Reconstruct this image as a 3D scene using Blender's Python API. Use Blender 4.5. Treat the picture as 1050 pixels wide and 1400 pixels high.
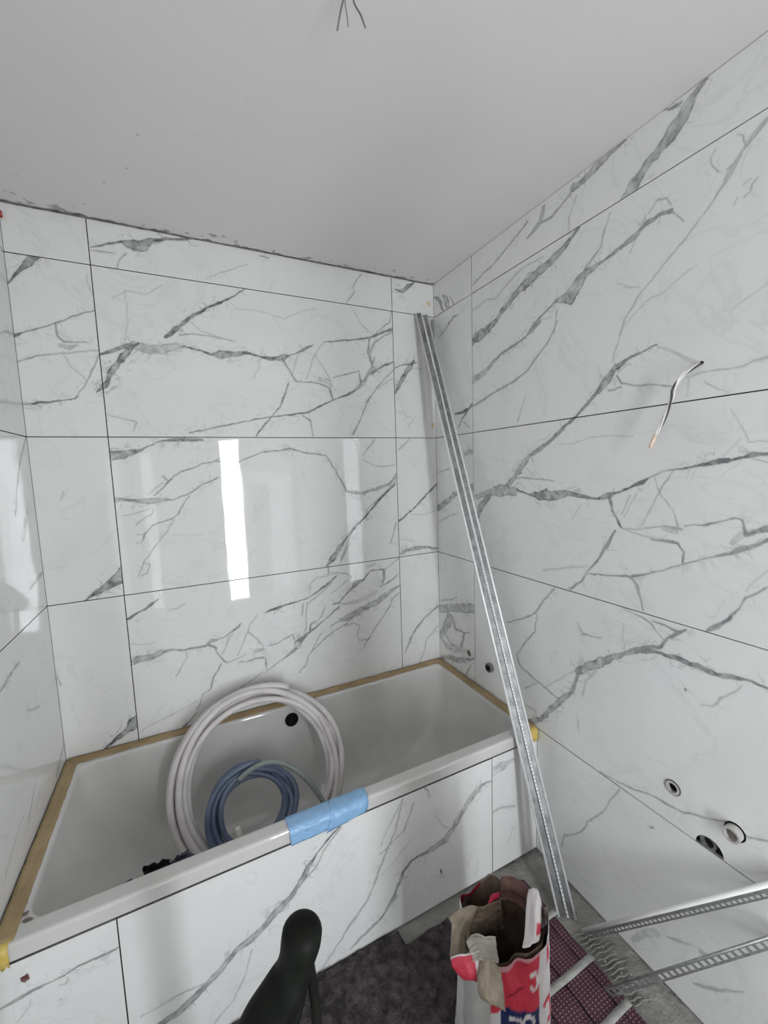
import bpy, bmesh, math, random, json
import numpy as np
from mathutils import Vector, Matrix, Euler

for o in list(bpy.data.objects):
    bpy.data.objects.remove(o)
SC = bpy.context.scene
COL = SC.collection
random.seed(4)
RNG = np.random.default_rng(4)

# ------------------------------------------------------------------ camera, sky, lights, exposure
F_PX = 560.99                       # focal length in pixels of the 1050 x 1400 frame
CAM = (-1.2024, -1.8310, 1.5870)
PITCH, YAW, ROLL = -0.1055, 0.4508, -0.0329
def cam_axes():
    cy, sy, cp, sp, cr, sr = math.cos(YAW), math.sin(YAW), math.cos(PITCH), math.sin(PITCH), math.cos(ROLL), math.sin(ROLL)
    f = Vector((sy*cp, cy*cp, sp)); rt = Vector((cy, -sy, 0)); up = rt.cross(f)
    return cr*rt + sr*up, -sr*rt + cr*up, f
_r, _u, _f = cam_axes()
cd = bpy.data.cameras.new('camera'); cam = bpy.data.objects.new('camera', cd); COL.objects.link(cam)
M3 = Matrix((_r, _u, -_f)).transposed()
cam.matrix_world = Matrix.Translation(CAM) @ M3.to_4x4()
cd.sensor_fit = 'VERTICAL'; cd.sensor_height = 36.0; cd.lens = F_PX*36.0/1400.0
cd.clip_start = 0.02
SC.camera = cam

ROOM_D = 3.0                        # the room is 3 m deep; daylight comes in behind the camera
XL, HC = -1.678, 2.497              # left wall, ceiling height (right wall x=0, back wall y=0, floor z=0)

w = bpy.data.worlds.new('world'); SC.world = w; w.use_nodes = True
w.node_tree.nodes['Background'].inputs[0].default_value = (0.75, 0.85, 1.0, 1)
w.node_tree.nodes['Background'].inputs[1].default_value = 1.0

def area(name, loc, sx, sz, energy, col, direction=(0, 1, 0)):
    l = bpy.data.lights.new(name, 'AREA'); l.shape = 'RECTANGLE'; l.size = sx; l.size_y = sz
    l.energy = energy; l.color = col
    o = bpy.data.objects.new(name, l); COL.objects.link(o); o.location = loc
    o.rotation_euler = Vector(direction).to_track_quat('-Z', 'Y').to_euler()
    return o
area('daylight_gap', (-0.72, -3.02, 1.06), 0.20, 1.80, 78.0, (0.93, 0.965, 1.0))
area('daylight_door', (-0.30, -3.02, 0.90), 0.50, 1.40, 6.0, (1.0, 0.98, 0.95))
area('daylight_door_left', (-1.53, -3.02, 1.00), 0.10, 1.60, 3.0, (1.0, 0.98, 0.95))
vs = SC.view_settings
vs.view_transform = 'Standard'; vs.look = 'None'; vs.gamma = 1.0; vs.use_curve_mapping = False
vs.exposure = -1.38
SC.cycles.max_bounces = 10; SC.cycles.diffuse_bounces = 6; SC.cycles.glossy_bounces = 5
SC.cycles.caustics_reflective = False; SC.cycles.caustics_refractive = False
SC.cycles.sample_clamp_indirect = 60.0

# ------------------------------------------------------------------ marble veins, in mm on each wall (along, height, width)
VEINS = {
 'B': [
  (0.75,[-1435,2399,4.4,-1388,2418,7.6,-1336,2438,9.3,-1319,2432,35,-1293,2432,56.6,-1270,2436,47.6,-1245,2460,22.4,-1197,2474,14.7,-1149,2483,10,-1107,2495,15.2]),
  (0.6,[-1436,2389,2.2,-1369,2391,3.1]),
  (0.5,[-1329,2399,3.9,-1353,2370,3.1,-1359,2345,3.1]),
  (0.35,[-901,2438,3.6,-1010,2384,3.5,-1063,2352,3.4]),
  (0.5,[-396,2480,5.8,-436,2427,5.7,-433,2394,5.7,-470,2348,5.7]),
  (0.5,[-850,2480,7.3,-825,2477,11.1,-812,2478,6.2]),
  (0.8,[-218,2441,5.4,-196,2438,15.1,-173,2444,24.8,-142,2471,25,-103,2496,8.4]),
  (0.8,[-1676,2242,4.1,-1644,2284,16.4,-1616,2319,30.3,-1602,2339,38.7]),
  (0.75,[-1676,2073,11,-1645,2090,5.6,-1585,2115,3.6,-1558,2129,5.1,-1509,2156,3.7,-1444,2185,3]),
  (0.6,[-1561,2128,7.2,-1560,2093,9.4,-1544,2067,8.8,-1510,2068,5.9,-1475,2071,3.8]),
  (0.35,[-1555,2054,21.9,-1525,2049,20.7,-1504,2059,6]),
  (0.6,[-1677,1987,3.5,-1627,2009,5.7,-1594,2017,2.9,-1527,2031,2.2,-1439,2047,3.1]),
  (0.75,[-1678,1846,3.5,-1643,1849,9.3,-1623,1854,13,-1590,1859,7.3,-1528,1872,3.8,-1488,1930,2.3,-1443,2032,2.3]),
  (0.4,[-1548,2023,2.2,-1531,1980,3,-1500,1953,2.3,-1491,1938,2.3]),
  (0.3,[-1451,2305,3.7,-1456,2281,4.5,-1443,2235,3.8]),
  (0.85,[-1461,1899,6.1,-1435,1919,22.4,-1412,1970,28.6,-1374,2022,26.9,-1336,2070,20.9,-1315,2083,10.5]),
  (0.75,[-1441,2033,12,-1391,2053,14.3,-1341,2075,18.8]),
  (0.5,[-1331,2076,36.6,-1282,2064,44.9,-1240,2067,39.2,-1187,2084,42.2,-1165,2082,15.7]),
  (0.8,[-1221,2115,17.5,-1181,2153,19.9,-1123,2206,14.6,-1054,2250,12.7,-988,2286,10.6,-920,2336,8.4]),
  (0.6,[-1172,2131,5.6,-1129,2136,4.5,-1062,2135,3.5,-970,2125,2.4]),
  (0.4,[-1131,2182,3.4,-1094,2151,3.4,-1028,2135,3.5]),
  (0.8,[-1165,2086,11.2,-1100,2077,6.9,-1067,2066,18.7,-1032,2069,35.5,-973,2074,33.9,-924,2084,16,-875,2073,8.8,-825,2068,14.1,-772,2079,26.1,-752,2087,13.1]),
  (0.75,[-752,2087,5.3,-703,2108,8,-668,2127,14.8,-639,2145,4.1]),
  (0.75,[-589,2161,4.1,-515,2174,8.5,-424,2190,10.2,-361,2205,13.4,-295,2233,15.2,-237,2256,18.6]),
  (0.7,[-779,2072,10.4,-749,2023,6.6,-724,1979,6.7]),
  (0.65,[-724,1979,4,-627,1978,6.9,-570,1961,9.9,-558,1906,8.6]),
  (0.65,[-758,1970,7.9,-781,1917,13.2,-797,1877,7.9,-846,1817,6.5,-909,1745,7.7]),
  (0.4,[-703,2117,4,-743,2003,4]),
  (0.45,[-589,2161,4.1,-634,2104,4.1,-608,2066,4.2,-568,2002,5.7]),
  (0.4,[-634,2104,4.1,-675,1995,4.1]),
  (0.4,[-618,1998,19.4,-568,1988,25.5,-562,1968,11.4]),
  (0.65,[-553,2009,4.3,-461,2036,7.3,-422,2046,5.9,-416,1997,13.4]),
  (0.6,[-361,2205,7.5,-371,2141,14.9,-350,2072,13.6,-401,1998,23.9,-449,1953,14.8]),
  (0.75,[-450,1950,11.8,-558,1906,5.7,-683,1847,11,-786,1831,6.6,-891,1816,3.8,-1028,1785,4.9,-1168,1755,4.6]),
  (0.55,[-705,1833,6.8,-671,1814,8.3,-660,1746,4.2]),
  (0.7,[-359,2039,13.6,-301,2076,10.8,-234,2103,7.8]),
  (0.55,[-235,2066,6.3,-321,1988,6.1,-389,1899,6.1,-424,1826,7.5,-466,1754,13.4]),
  (0.45,[-245,2022,4.7,-338,1966,4.6,-397,1899,4.5]),
  (0.5,[-364,2128,10.5,-337,2186,10.5,-296,2212,9.1,-237,2246,9.3]),
  (0.5,[-340,2115,9.1,-350,2072,6,-319,2046,9.2]),
  (0.35,[-434,2313,4.3,-405,2262,4.4,-344,2221,6]),
  (0.5,[-242,2338,6.1,-252,2287,7.7,-344,2213,7.5]),
  (0.28,[-961,2256,3.6,-863,2259,3.7,-763,2239,3.9,-680,2283,4,-624,2301,4]),
  (0.25,[-1343,2270,4.1,-1343,2162,4.1,-1359,2084,4.1]),
  (0.28,[-1385,2232,4,-1334,2271,5.1,-1275,2264,4.2,-1222,2305,4.3]),
  (0.35,[-1435,1815,5.1,-1383,1805,5.3,-1344,1794,6.4,-1357,1760,4.3]),
  (0.35,[-876,2057,5,-885,2019,3.8,-906,1980,3.8]),
  (0.85,[-235,1952,12.6,-203,2006,26.8,-162,2067,28.5,-122,2119,15.8]),
  (0.7,[-231,2072,7,-192,2092,8.4,-146,2100,10,-107,2109,5.8]),
  (0.35,[-147,2075,5,-115,2084,4.3,-76,2080,4.4]),
  (0.3,[-223,1863,4.3,-192,1861,4.3,-169,1842,5.1,-146,1846,4.4]),
  (0.3,[-163,1795,3.6,-122,1843,3.7]),
  (0.75,[-236,1316,13.1,-175,1356,9.5,-122,1397,13.5,-69,1443,11.7,-4,1494,11.9]),
  (0.6,[-225,1676,3.7,-184,1710,3.7,-159,1732,3.7]),
  (0.35,[-165,1346,2.9,-93,1340,3.9,-18,1353,3]),
  (0.65,[-232,1151,13.3,-191,1164,21.1,-129,1169,27.4,-65,1163,12,-6,1152,18.3]),
  (0.35,[-229,1227,2.8,-138,1204,2.9]),
  (0.55,[-218,617,5,-185,685,14,-141,742,16.1,-86,789,10.2,-8,832,14.5]),
  (0.55,[-136,534,4.1,-102,599,5.1,-89,655,5.1,-10,721,5.2]),
  (0.75,[-1440,1666,42.8,-1416,1669,50,-1391,1673,39.1,-1364,1681,25.5,-1338,1687,12.2,-1314,1702,4.7,-1286,1715,3.8]),
  (0.75,[-1286,1716,3.8,-1263,1722,8.7,-1231,1725,19.5,-1188,1728,14.9,-1150,1725,14.1,-1121,1724,8.2]),
  (0.6,[-1435,1501,18.4,-1409,1504,13.9,-1388,1498,11.7,-1362,1493,18.9,-1327,1489,34.6,-1300,1492,35,-1268,1493,20.7,-1251,1491,5.9]),
  (0.65,[-1252,1487,4,-1225,1498,4.5,-1190,1512,5.1,-1165,1526,4.1,-1134,1546,4.1,-1103,1558,6.3,-1072,1574,5.3]),
  (0.65,[-1307,1511,3.9,-1278,1540,4.9,-1252,1570,6.9,-1227,1588,6.9,-1203,1602,7,-1168,1612,5.1,-1128,1632,6.2,-1088,1637,5.2,-1067,1647,6.3]),
  (0.55,[-1074,1638,5.8,-989,1633,6,-896,1672,6.2,-821,1680,6.3,-769,1690,10.3,-705,1670,7.9,-602,1655,8.2,-556,1576,8.4,-509,1484,12.9,-435,1470,19.2,-348,1490,16.6,-283,1508,20.1,-240,1551,21.8]),
  (0.6,[-1186,1504,4.1,-1208,1473,4.5,-1230,1432,6,-1255,1415,5,-1288,1405,5.9,-1316,1399,5.8,-1341,1378,4.8,-1355,1364,6.7,-1364,1334,3.8]),
  (0.45,[-1246,1412,3,-1272,1372,3.5,-1308,1330,5.9,-1334,1293,4.9,-1364,1255,5.8,-1389,1200,2.9]),
  (0.45,[-1316,1459,4.8,-1322,1442,3.9,-1359,1421,4.3,-1379,1402,3.8]),
  (0.4,[-1329,1460,2.9,-1375,1446,2.8,-1415,1439,2.8]),
  (0.35,[-1382,1366,2.9,-1351,1363,2.9]),
  (0.35,[-1385,1331,3.8,-1367,1329,3.8]),
  (0.5,[-1369,1253,3.4,-1342,1244,3.9,-1356,1211,3.9,-1378,1199,3.9]),
  (0.5,[-1274,1587,5.8,-1262,1570,6.9]),
  (0.2,[-1325,1517,11.5,-1300,1541,12.6,-1276,1561,9.7]),
  (0.2,[-1260,1349,2.5,-1149,1342,2.6]),
  (0.95,[-1567,1133,4.4,-1534,1155,17.6,-1491,1177,37.6,-1456,1200,50.8,-1438,1219,58.4]),
  (0.9,[-1560,535,5.6,-1519,564,18.8,-1474,592,40.2,-1439,619,56.1]),
  (0.5,[-1673,868,3.4,-1669,827,4.3]),
  (0.4,[-1591,1543,4.1,-1601,1515,4.1]),
  (0.8,[-621,1138,14.2,-590,1176,34.4,-527,1254,13.1,-464,1319,11.8,-416,1358,12,-334,1439,10.7,-250,1507,12.5]),
  (0.55,[-554,1157,7.3,-496,1279,7.3,-448,1332,7.4]),
  (0.4,[-420,1634,4.4,-344,1597,6,-247,1602,4.6]),
  (0.35,[-355,1725,11.9,-419,1655,7.3]),
  (0.5,[-285,1213,7.9,-248,1314,7.9]),
  (0.4,[-415,1386,9,-317,1459,9.2,-249,1522,7.8]),
  (0.7,[-618,1135,6,-619,1098,5.2]),
  (0.55,[-556,1145,4.6,-504,1237,4.6]),
  (0.75,[-922,966,3.4,-891,974,9.6,-853,980,18.1,-829,984,7,-786,991,9.3,-757,995,7.2,-732,998,5.8]),
  (0.7,[-732,998,6.5,-683,1019,8.8,-653,1037,11.9,-614,1057,15,-578,1085,6.1]),
  (0.5,[-712,1035,4.4,-707,1064,4.4,-680,1089,4.4,-635,1089,4.5,-589,1098,5.3,-527,1089,6.9,-504,1063,9.3]),
  (0.55,[-726,971,5.8,-692,995,5.9,-653,1018,4.5,-606,1055,4.5]),
  (0.4,[-747,983,5.8,-754,925,8.7]),
  (0.55,[-729,979,4.4,-736,922,4.4,-739,863,4.4,-748,835,4.4]),
  (0.7,[-690,883,6.7,-717,873,9.6,-722,837,10.3,-768,810,18.9,-797,801,7.2]),
  (0.65,[-854,735,5,-821,752,14.4,-784,776,21.8,-753,814,16.1,-722,837,10.3,-676,862,9.7,-645,882,5.3,-605,912,6.9,-574,929,10.8]),
  (0.65,[-604,950,9.9,-572,952,13.1,-539,984,9.3,-507,1009,23.5,-473,1039,23.7,-440,1045,11.2,-397,1086,8,-329,1080,8.2,-327,1036,18.2,-341,1007,6.6]),
  (0.3,[-565,943,17,-502,939,20.5,-436,951,24.1,-376,973,18]),
  (0.6,[-569,863,15.5,-521,873,39.3,-471,887,39.9,-421,905,40.5,-370,920,34.5,-317,947,30,-281,969,20.2,-240,983,10.2]),
  (0.6,[-624,843,3.8,-569,863,7]),
  (0.55,[-558,830,5.5,-506,835,4.8,-470,816,4.8,-484,772,4,-478,739,4,-427,740,4.9]),
  (0.6,[-454,697,5.7,-428,736,9.8,-392,780,5,-347,832,4.2,-297,887,9.3,-287,922,4.2,-242,946,4.3]),
  (0.6,[-783,653,6.6,-753,679,5.9,-736,720,4.5,-705,751,6,-650,792,5.3,-602,816,5.4,-554,833,6.2,-505,862,4.7]),
  (0.5,[-728,726,4.5,-696,779,4.5,-667,818,4.5]),
  (0.6,[-350,996,8.2,-306,1009,8.3,-261,1034,10.1,-247,1045,5.1]),
  (0.3,[-379,1114,24.2,-413,1107,16]),
  (0.55,[-1004,763,8.8,-964,764,8.2,-931,756,6.9,-928,705,4.9]),
  (0.4,[-975,799,20.3,-935,800,13.8]),
  (0.45,[-995,895,4,-959,852,4.1,-935,811,5.5]),
  (0.6,[-914,813,3.5,-880,814,5.6,-838,829,5.7,-802,841,7.2,-796,809,5.8,-798,787,5.8]),
  (0.55,[-938,693,4.2,-914,705,4.2,-850,734,4.3]),
  (0.4,[-321,1083,6.6,-285,1102,6.7,-240,1128,6.7]),
  (0.3,[-318,542,5.2,-295,557,5.2]),
  (0.3,[-520,1057,7,-577,1021,6.9,-609,1003,6.1]),
  (0.45,[-642,942,6.8,-659,907,6.7,-691,868,6]),
  (0.35,[-630,886,10.6,-597,918,12.2,-574,921,12.3]),
  (0.75,[-1438,1036,7.7,-1421,1046,12.6,-1393,1062,5.9,-1375,1069,10.8,-1351,1084,10.9,-1329,1096,6]),
  (0.6,[-1437,861,24.4,-1418,870,32,-1387,868,35.9,-1359,869,29.2,-1334,880,24.4,-1311,880,11.3,-1282,878,7.3,-1253,871,9.5,-1229,869,13.8,-1199,868,10.7,-1168,870,9.8,-1146,886,20.7,-1128,885,9.9]),
  (0.65,[-1128,888,2.7,-1098,890,5,-1071,905,6.2,-1037,925,12.5,-1025,937,2.8]),
  (0.65,[-1158,868,9.8,-1133,854,7.2,-1124,822,6.1,-1105,788,6.7,-1093,776,4.5]),
  (0.45,[-1090,776,2.8,-1046,786,2.9,-1012,793,4]),
  (0.55,[-1047,768,2.9,-1009,760,4.6,-969,767,5.9,-940,764,7.1]),
  (0.5,[-957,963,3.5,-987,924,3.5,-1000,896,4,-1020,846,3.4,-1048,798,3.4]),
  (0.45,[-1077,894,3.4,-1091,850,3.4,-1109,816,3.3]),
  (0.4,[-1060,903,2.8,-1103,829,2.8]),
  (0.5,[-1000,896,3.5,-969,862,4.1,-948,830,5.9]),
  (0.4,[-1244,859,7.4,-1246,834,4.2,-1266,804,4.2,-1291,765,3.7]),
  (0.55,[-1117,776,5,-1129,752,8.3,-1152,723,10,-1163,678,8.3,-1193,663,4.4,-1212,621,5.5,-1223,600,4.4]),
  (0.28,[-1220,641,4.3,-1272,621,4.8,-1322,607,7.3,-1371,594,5.7,-1429,575,4]),
  (0.35,[-1297,1050,3.6,-1264,1049,3.6,-1229,1065,3.6]),
  (0.3,[-1435,936,2.4,-1400,926,2.5,-1350,923,2.5]),
  (0.6,[-1224,589,4.4,-1252,562,5.4,-1278,541,13.4,-1289,529,5.3]),
  (0.5,[-944,699,4.2,-998,670,4.1,-1044,651,4.1]),
 ],
 'R': [
  (0.7,[-9,2434,12.5,-45,2415,19.2,-68,2381,24.1,-79,2345,10.3]),
  (0.65,[-81,2414,8.5,-109,2388,31.9,-120,2362,40,-125,2345,23.3]),
  (0.6,[-137,2393,6.6,-174,2343,9.7]),
  (0.6,[-45,2230,5.3,-99,2250,8.5,-134,2267,11.7,-167,2287,17.9,-205,2285,4]),
  (0.35,[-241,2295,4.6,-281,2311,5.2]),
  (0.85,[-105,1839,19.3,-139,1838,20.6]),
  (0.85,[-173,1837,11.7,-232,1839,16.1,-283,1853,20.2,-308,1868,15.2]),
  (0.7,[-198,1773,6.6,-220,1806,8.1,-247,1827,11.2,-273,1842,11]),
  (0.5,[-231,1795,5.7,-276,1762,5.5]),
  (0.55,[-242,1641,16.5,-294,1652,25.9]),
  (0.4,[-214,1611,8.4,-186,1587,8.6]),
  (0.5,[-20,1558,7.2,-114,1575,6.8]),
  (0.65,[-14,1372,46.5,-94,1409,39.4,-162,1451,31,-239,1471,39.8,-304,1489,50]),
  (0.3,[-12,1299,9.8,-107,1335,11.6,-181,1354,8.8]),
  (0.6,[-13,820,57.3,-118,856,47.6,-221,883,55.6,-302,907,63.1]),
  (0.55,[-101,795,60.4,-51,722,60.1,-17,671,51.4]),
  (0.55,[-117,800,35.9,-146,754,23.6,-211,759,9]),
  (0.55,[-67,689,12.4,-82,666,11.1,-128,655,9.6]),
  (0.45,[-16,651,12.9,-65,630,35,-143,647,45.2,-231,672,24.7]),
  (0.65,[-13,541,23.4,-95,580,29.6,-172,593,32.9,-298,656,10.8]),
  (0.65,[-195,681,16.1,-211,723,15.9,-218,753,9,-260,777,6.6]),
  (0.5,[-271,609,8.8,-243,565,9,-228,531,9.1]),
  (0.35,[-15,864,12.7,-72,885,12.2,-135,907,11.7,-165,929,9.2]),
  (0.5,[-315,2372,6.4,-385,2393,6.1,-441,2398,10.1,-511,2424,8.2,-592,2450,8.9,-629,2468,9.8]),
  (0.5,[-629,2411,6.2,-665,2424,21.5,-693,2440,23.2,-706,2477,20.6]),
  (0.5,[-693,2430,9.3,-745,2427,13.3,-817,2457,10.3,-829,2478,18.2]),
  (0.7,[-829,2469,28.4,-862,2467,25.5,-894,2482,36,-934,2491,38.1,-972,2495,29.5,-1003,2495,8.4]),
  (0.4,[-814,2349,4.2,-813,2386,5.2,-841,2435,5]),
  (0.62,[-1008,2340,37.4,-1038,2363,41,-1070,2389,44,-1108,2409,44.9,-1137,2432,43.2,-1160,2457,40.3,-1176,2476,30.5,-1195,2488,22.5,-1205,2492,9.1]),
  (0.6,[-1105,2496,5.9,-1131,2484,8.6,-1149,2483,9.8]),
  (0.72,[-322,2156,25.9,-421,2163,39.1,-476,2187,25.9,-560,2237,32,-637,2261,47.3,-721,2277,41.5,-785,2298,23.8,-831,2322,19.6,-854,2338,12.1]),
  (0.62,[-631,2071,17.9,-696,2114,9.6,-762,2142,11.2,-799,2138,32.6,-823,2134,59.4,-846,2158,49.7,-879,2186,25.9,-941,2195,12.1,-998,2207,19.3,-1042,2222,23.3,-1075,2237,15.2,-1107,2240,15.4,-1133,2234,14.9]),
  (0.35,[-653,2107,3.7,-750,2096,3.4]),
  (0.4,[-769,2110,5.6,-757,2034,5.7]),
  (0.4,[-879,2200,10,-930,2239,7.5,-939,2269,7.4,-962,2325,6.3]),
  (0.4,[-1042,2218,5,-1026,2178,3.4]),
  (0.32,[-1074,2257,4.8,-1097,2282,6.2,-1121,2273,6,-1133,2248,5.9]),
  (0.4,[-1137,2229,5.9,-1167,2193,5.7]),
  (0.3,[-313,2266,9.7,-403,2278,9.1,-458,2263,8.7,-544,2299,12.1,-607,2316,8.9,-707,2313,5.8]),
  (0.38,[-1001,1957,7.2,-1014,2000,7.1,-1056,2052,5.9,-1119,2105,6.2,-1176,2153,5.7,-1221,2193,5.3,-1250,2230,10.2,-1264,2251,18.7,-1283,2281,7.9,-1304,2304,5.8,-1329,2319,7.9]),
  (0.28,[-1014,1983,4.4,-1074,2029,4.9,-1122,2035,4.7,-1180,2064,5.8,-1200,2070,5.6]),
  (0.25,[-992,2110,5.4,-1015,2090,5.2,-1055,2076,5]),
  (0.25,[-1276,1932,3.2,-1347,1969,2.9]),
  (0.55,[-1274,2323,2.4,-1284,2313,3.5,-1289,2297,2.9,-1288,2286,2.3]),
  (0.45,[-1233,2320,1.9,-1223,2308,2.6,-1222,2290,3.2,-1233,2272,2.5,-1240,2265,1.9]),
  (0.5,[-1255,2261,4.3,-1271,2266,3,-1289,2285,4.1,-1305,2296,3.7,-1329,2314,6]),
  (0.5,[-1294,2180,5,-1305,2186,4.7,-1308,2199,5.2,-1318,2206,5.1]),
  (0.25,[-1280,2186,3,-1272,2173,6.7]),
  (0.3,[-1290,2207,4.4,-1306,2210,4.3]),
  (0.8,[-311,2136,42.6,-382,2147,40.3,-458,2172,29.2]),
  (0.6,[-315,1967,33.1,-381,1985,23.6,-493,2038,11.5,-608,2058,11.7,-660,2080,18.6,-696,2096,9.6]),
  (0.5,[-313,1855,10,-438,1887,13.7,-561,1912,11,-639,1940,9,-669,1966,7.5,-737,2021,8.2,-769,2072,9]),
  (0.25,[-585,1757,13.7,-624,1843,6.6]),
  (0.35,[-979,1891,5.6,-1014,1994,5.3]),
  (0.7,[-936,1810,27.6,-961,1837,42.1,-989,1866,25.9,-1026,1884,9.7,-1062,1892,6.8,-1111,1903,4.8]),
  (0.22,[-1111,1899,8,-1159,1867,10.6,-1217,1826,14.2]),
  (0.7,[-930,1806,13.9,-899,1778,12.3,-854,1741,12.9,-806,1711,15.8,-742,1664,16.9,-641,1614,21.2,-578,1545,28.1,-535,1502,32.1]),
  (0.5,[-995,1843,7.4,-1010,1818,7.3,-1047,1805,5.2,-1098,1798,4.1,-1154,1782,3.9]),
  (0.5,[-971,1803,7.6,-1010,1807,5.5]),
  (0.32,[-1190,1798,5.9,-1218,1802,6.4,-1257,1802,5.4,-1306,1798,5.1,-1328,1806,6.1,-1356,1808,8.3]),
  (0.2,[-1194,1794,5.9,-1192,1748,5.9]),
  (0.3,[-1233,1778,3.5,-1246,1765,3.5,-1285,1743,3.3]),
  (0.6,[-322,1443,20.7,-415,1467,38.6,-491,1476,57.6,-561,1479,48.8,-586,1486,19.7]),
  (0.7,[-320,1325,20.9,-353,1397,37.2,-415,1454,32.2]),
  (0.75,[-578,1485,12.7,-642,1470,9.4,-702,1467,43.4,-771,1473,48,-823,1480,20.6,-883,1472,14,-939,1467,11.3,-980,1481,27.4,-1005,1488,11.4,-1047,1505,8.2,-1082,1523,19.2,-1099,1534,5.1]),
  (0.75,[-1099,1534,2.6,-1140,1553,2.4,-1167,1559,4.7,-1207,1564,6.7,-1248,1573,12.1,-1274,1578,17.1,-1299,1579,7.3,-1334,1590,15.2,-1367,1592,9.6]),
  (0.35,[-1340,1581,3.1,-1368,1572,3.6]),
  (0.65,[-980,1474,13.7,-992,1432,10.7,-1012,1397,10.5,-1023,1379,5.7]),
  (0.45,[-569,1533,8.5,-642,1531,8,-770,1524,3.6]),
  (0.35,[-618,1580,4.1,-664,1545,3.9]),
  (0.25,[-782,1653,4.7,-844,1649,5.5,-901,1667,5.2,-985,1665,4.8,-1051,1659,3.5]),
  (0.6,[-1003,1367,9.7,-974,1315,16.1,-949,1271,9.3,-911,1223,6.5,-889,1182,8.9,-841,1143,9.3]),
  (0.4,[-1048,1482,4.6,-1021,1425,4.7]),
  (0.35,[-1066,1492,3.6,-1031,1417,3.7]),
  (0.45,[-1167,1557,3.9,-1134,1503,4.9,-1111,1450,4.3,-1078,1386,4.5]),
  (0.4,[-1116,1536,3.4,-1134,1486,3.3,-1171,1446,4,-1184,1406,6.3]),
  (0.4,[-1023,1377,3.8,-1078,1384,4.5,-1145,1402,7.4,-1192,1399,10.2]),
  (0.3,[-1146,1394,19.8,-1177,1389,19.1]),
  (0.55,[-1114,1359,5.2,-1147,1360,9.9,-1186,1357,10.3,-1202,1335,7.8,-1200,1305,7.8]),
  (0.35,[-1023,1379,4.7,-1079,1368,4.5,-1114,1362,4.3]),
  (0.6,[-1199,1408,3.1,-1242,1413,5.1,-1275,1424,5.6,-1312,1439,4.7,-1327,1437,5.2,-1334,1401,11.7,-1354,1411,11.4,-1375,1421,20.8]),
  (0.6,[-911,1210,5.4,-987,1225,6,-1056,1235,12.1,-1109,1256,6.1,-1166,1282,4.1,-1225,1314,3.8,-1272,1335,5.7,-1309,1353,12.2,-1327,1363,14.5,-1377,1393,13.5]),
  (0.3,[-1308,1375,16.9,-1325,1400,19.8,-1348,1410,19.1]),
  (0.45,[-1056,1231,13.1,-1079,1213,10.9,-1095,1143,5.4]),
  (0.22,[-719,1182,10.4,-827,1216,10.5,-911,1239,8.6]),
  (0.3,[-1341,1263,4,-1354,1288,3.9,-1381,1323,3.7]),
  (0.25,[-1314,1630,2.6,-1280,1589,2.7]),
  (0.3,[-1293,1703,2.6,-1322,1643,3.2,-1329,1622,3.8,-1365,1619,3.6]),
  (0.25,[-843,1389,4.5,-878,1444,4.4]),
  (0.5,[-527,914,9.3,-616,960,8.7,-684,1008,9.3,-722,1065,9,-770,1123,10.7]),
  (0.5,[-691,1005,4.6,-678,927,7.1,-631,867,7.4,-581,791,7.8,-596,752,9,-687,727,10.8,-751,716,10.2,-794,706,8.8]),
  (0.65,[-647,530,20.2,-714,579,19,-752,632,27.5,-800,699,26.2,-855,763,17.5,-871,814,16.2,-875,850,28.1,-916,887,34.6,-964,921,32.9,-1009,958,19.2,-1051,988,15.8,-1090,1016,20.7,-1128,1039,13.7,-1153,1049,10.3,-1169,1082,8.7,-1195,1106,13.9,-1217,1122,8.1]),
  (0.7,[-1098,1015,15.8,-1143,1029,18,-1198,1033,16.9,-1249,1032,14.5,-1291,1030,15.1,-1329,1038,14.3,-1366,1044,10.8,-1395,1042,10.9]),
  (0.45,[-1030,1131,4.2,-1087,1120,4.7,-1118,1110,7.6,-1140,1091,4.5,-1163,1068,4.4]),
  (0.5,[-1125,1116,6,-1161,1117,5.8,-1188,1111,8.4]),
  (0.4,[-872,1028,5.9,-893,994,7.8,-962,1005,4.5]),
  (0.35,[-1039,1080,4.2,-1036,1041,4.2,-1046,994,4.2]),
  (0.35,[-726,714,4.6,-787,774,4.4,-865,850,4.1]),
  (0.3,[-632,668,10.1,-687,716,9.6]),
  (0.35,[-632,595,8.9,-688,597,8.5]),
  (0.35,[-1260,928,3.3,-1284,934,4.5,-1305,973,6.2,-1331,1000,4.8,-1346,1025,4.7]),
  (0.9,[-1219,953,6.2,-1221,951,6.2]),
  (0.25,[-946,886,9.4,-907,822,7.8,-898,770,7.9]),
  (0.3,[-878,692,5.1,-885,636,5.1]),
  (0.62,[-1263,1135,5.1,-1285,1156,14.9,-1312,1185,10.1,-1334,1228,4.6,-1340,1249,4.6,-1360,1261,6.1,-1382,1285,4.3]),
  (0.35,[-1076,1213,14.2,-1089,1169,7,-1098,1139,4.7]),
  (0.5,[-974,534,5.7,-1020,539,5.4,-1081,552,6.8,-1144,577,4.8,-1188,582,8.3,-1229,590,7.9,-1280,616,6.1,-1331,643,5.1,-1380,641,5.3,-1415,663,4.5]),
  (0.4,[-1043,519,7.1,-1013,464,6.4,-987,396,6.7,-929,310,7.1,-909,257,8.3,-877,219,7.5,-831,175,6.7,-820,122,6.8]),
  (0.3,[-1100,29,13,-1132,89,23.5,-1175,145,25]),
  (0.35,[-1199,157,5.1,-1233,179,11,-1270,208,5.9]),
  (0.45,[-1294,212,19.4,-1311,223,5.6]),
  (0.4,[-1275,92,4.7,-1300,114,11.5,-1339,153,9.8,-1391,212,3]),
  (0.5,[-1140,470,7.8,-1150,477,6.5]),
 ],
 'P': [
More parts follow.
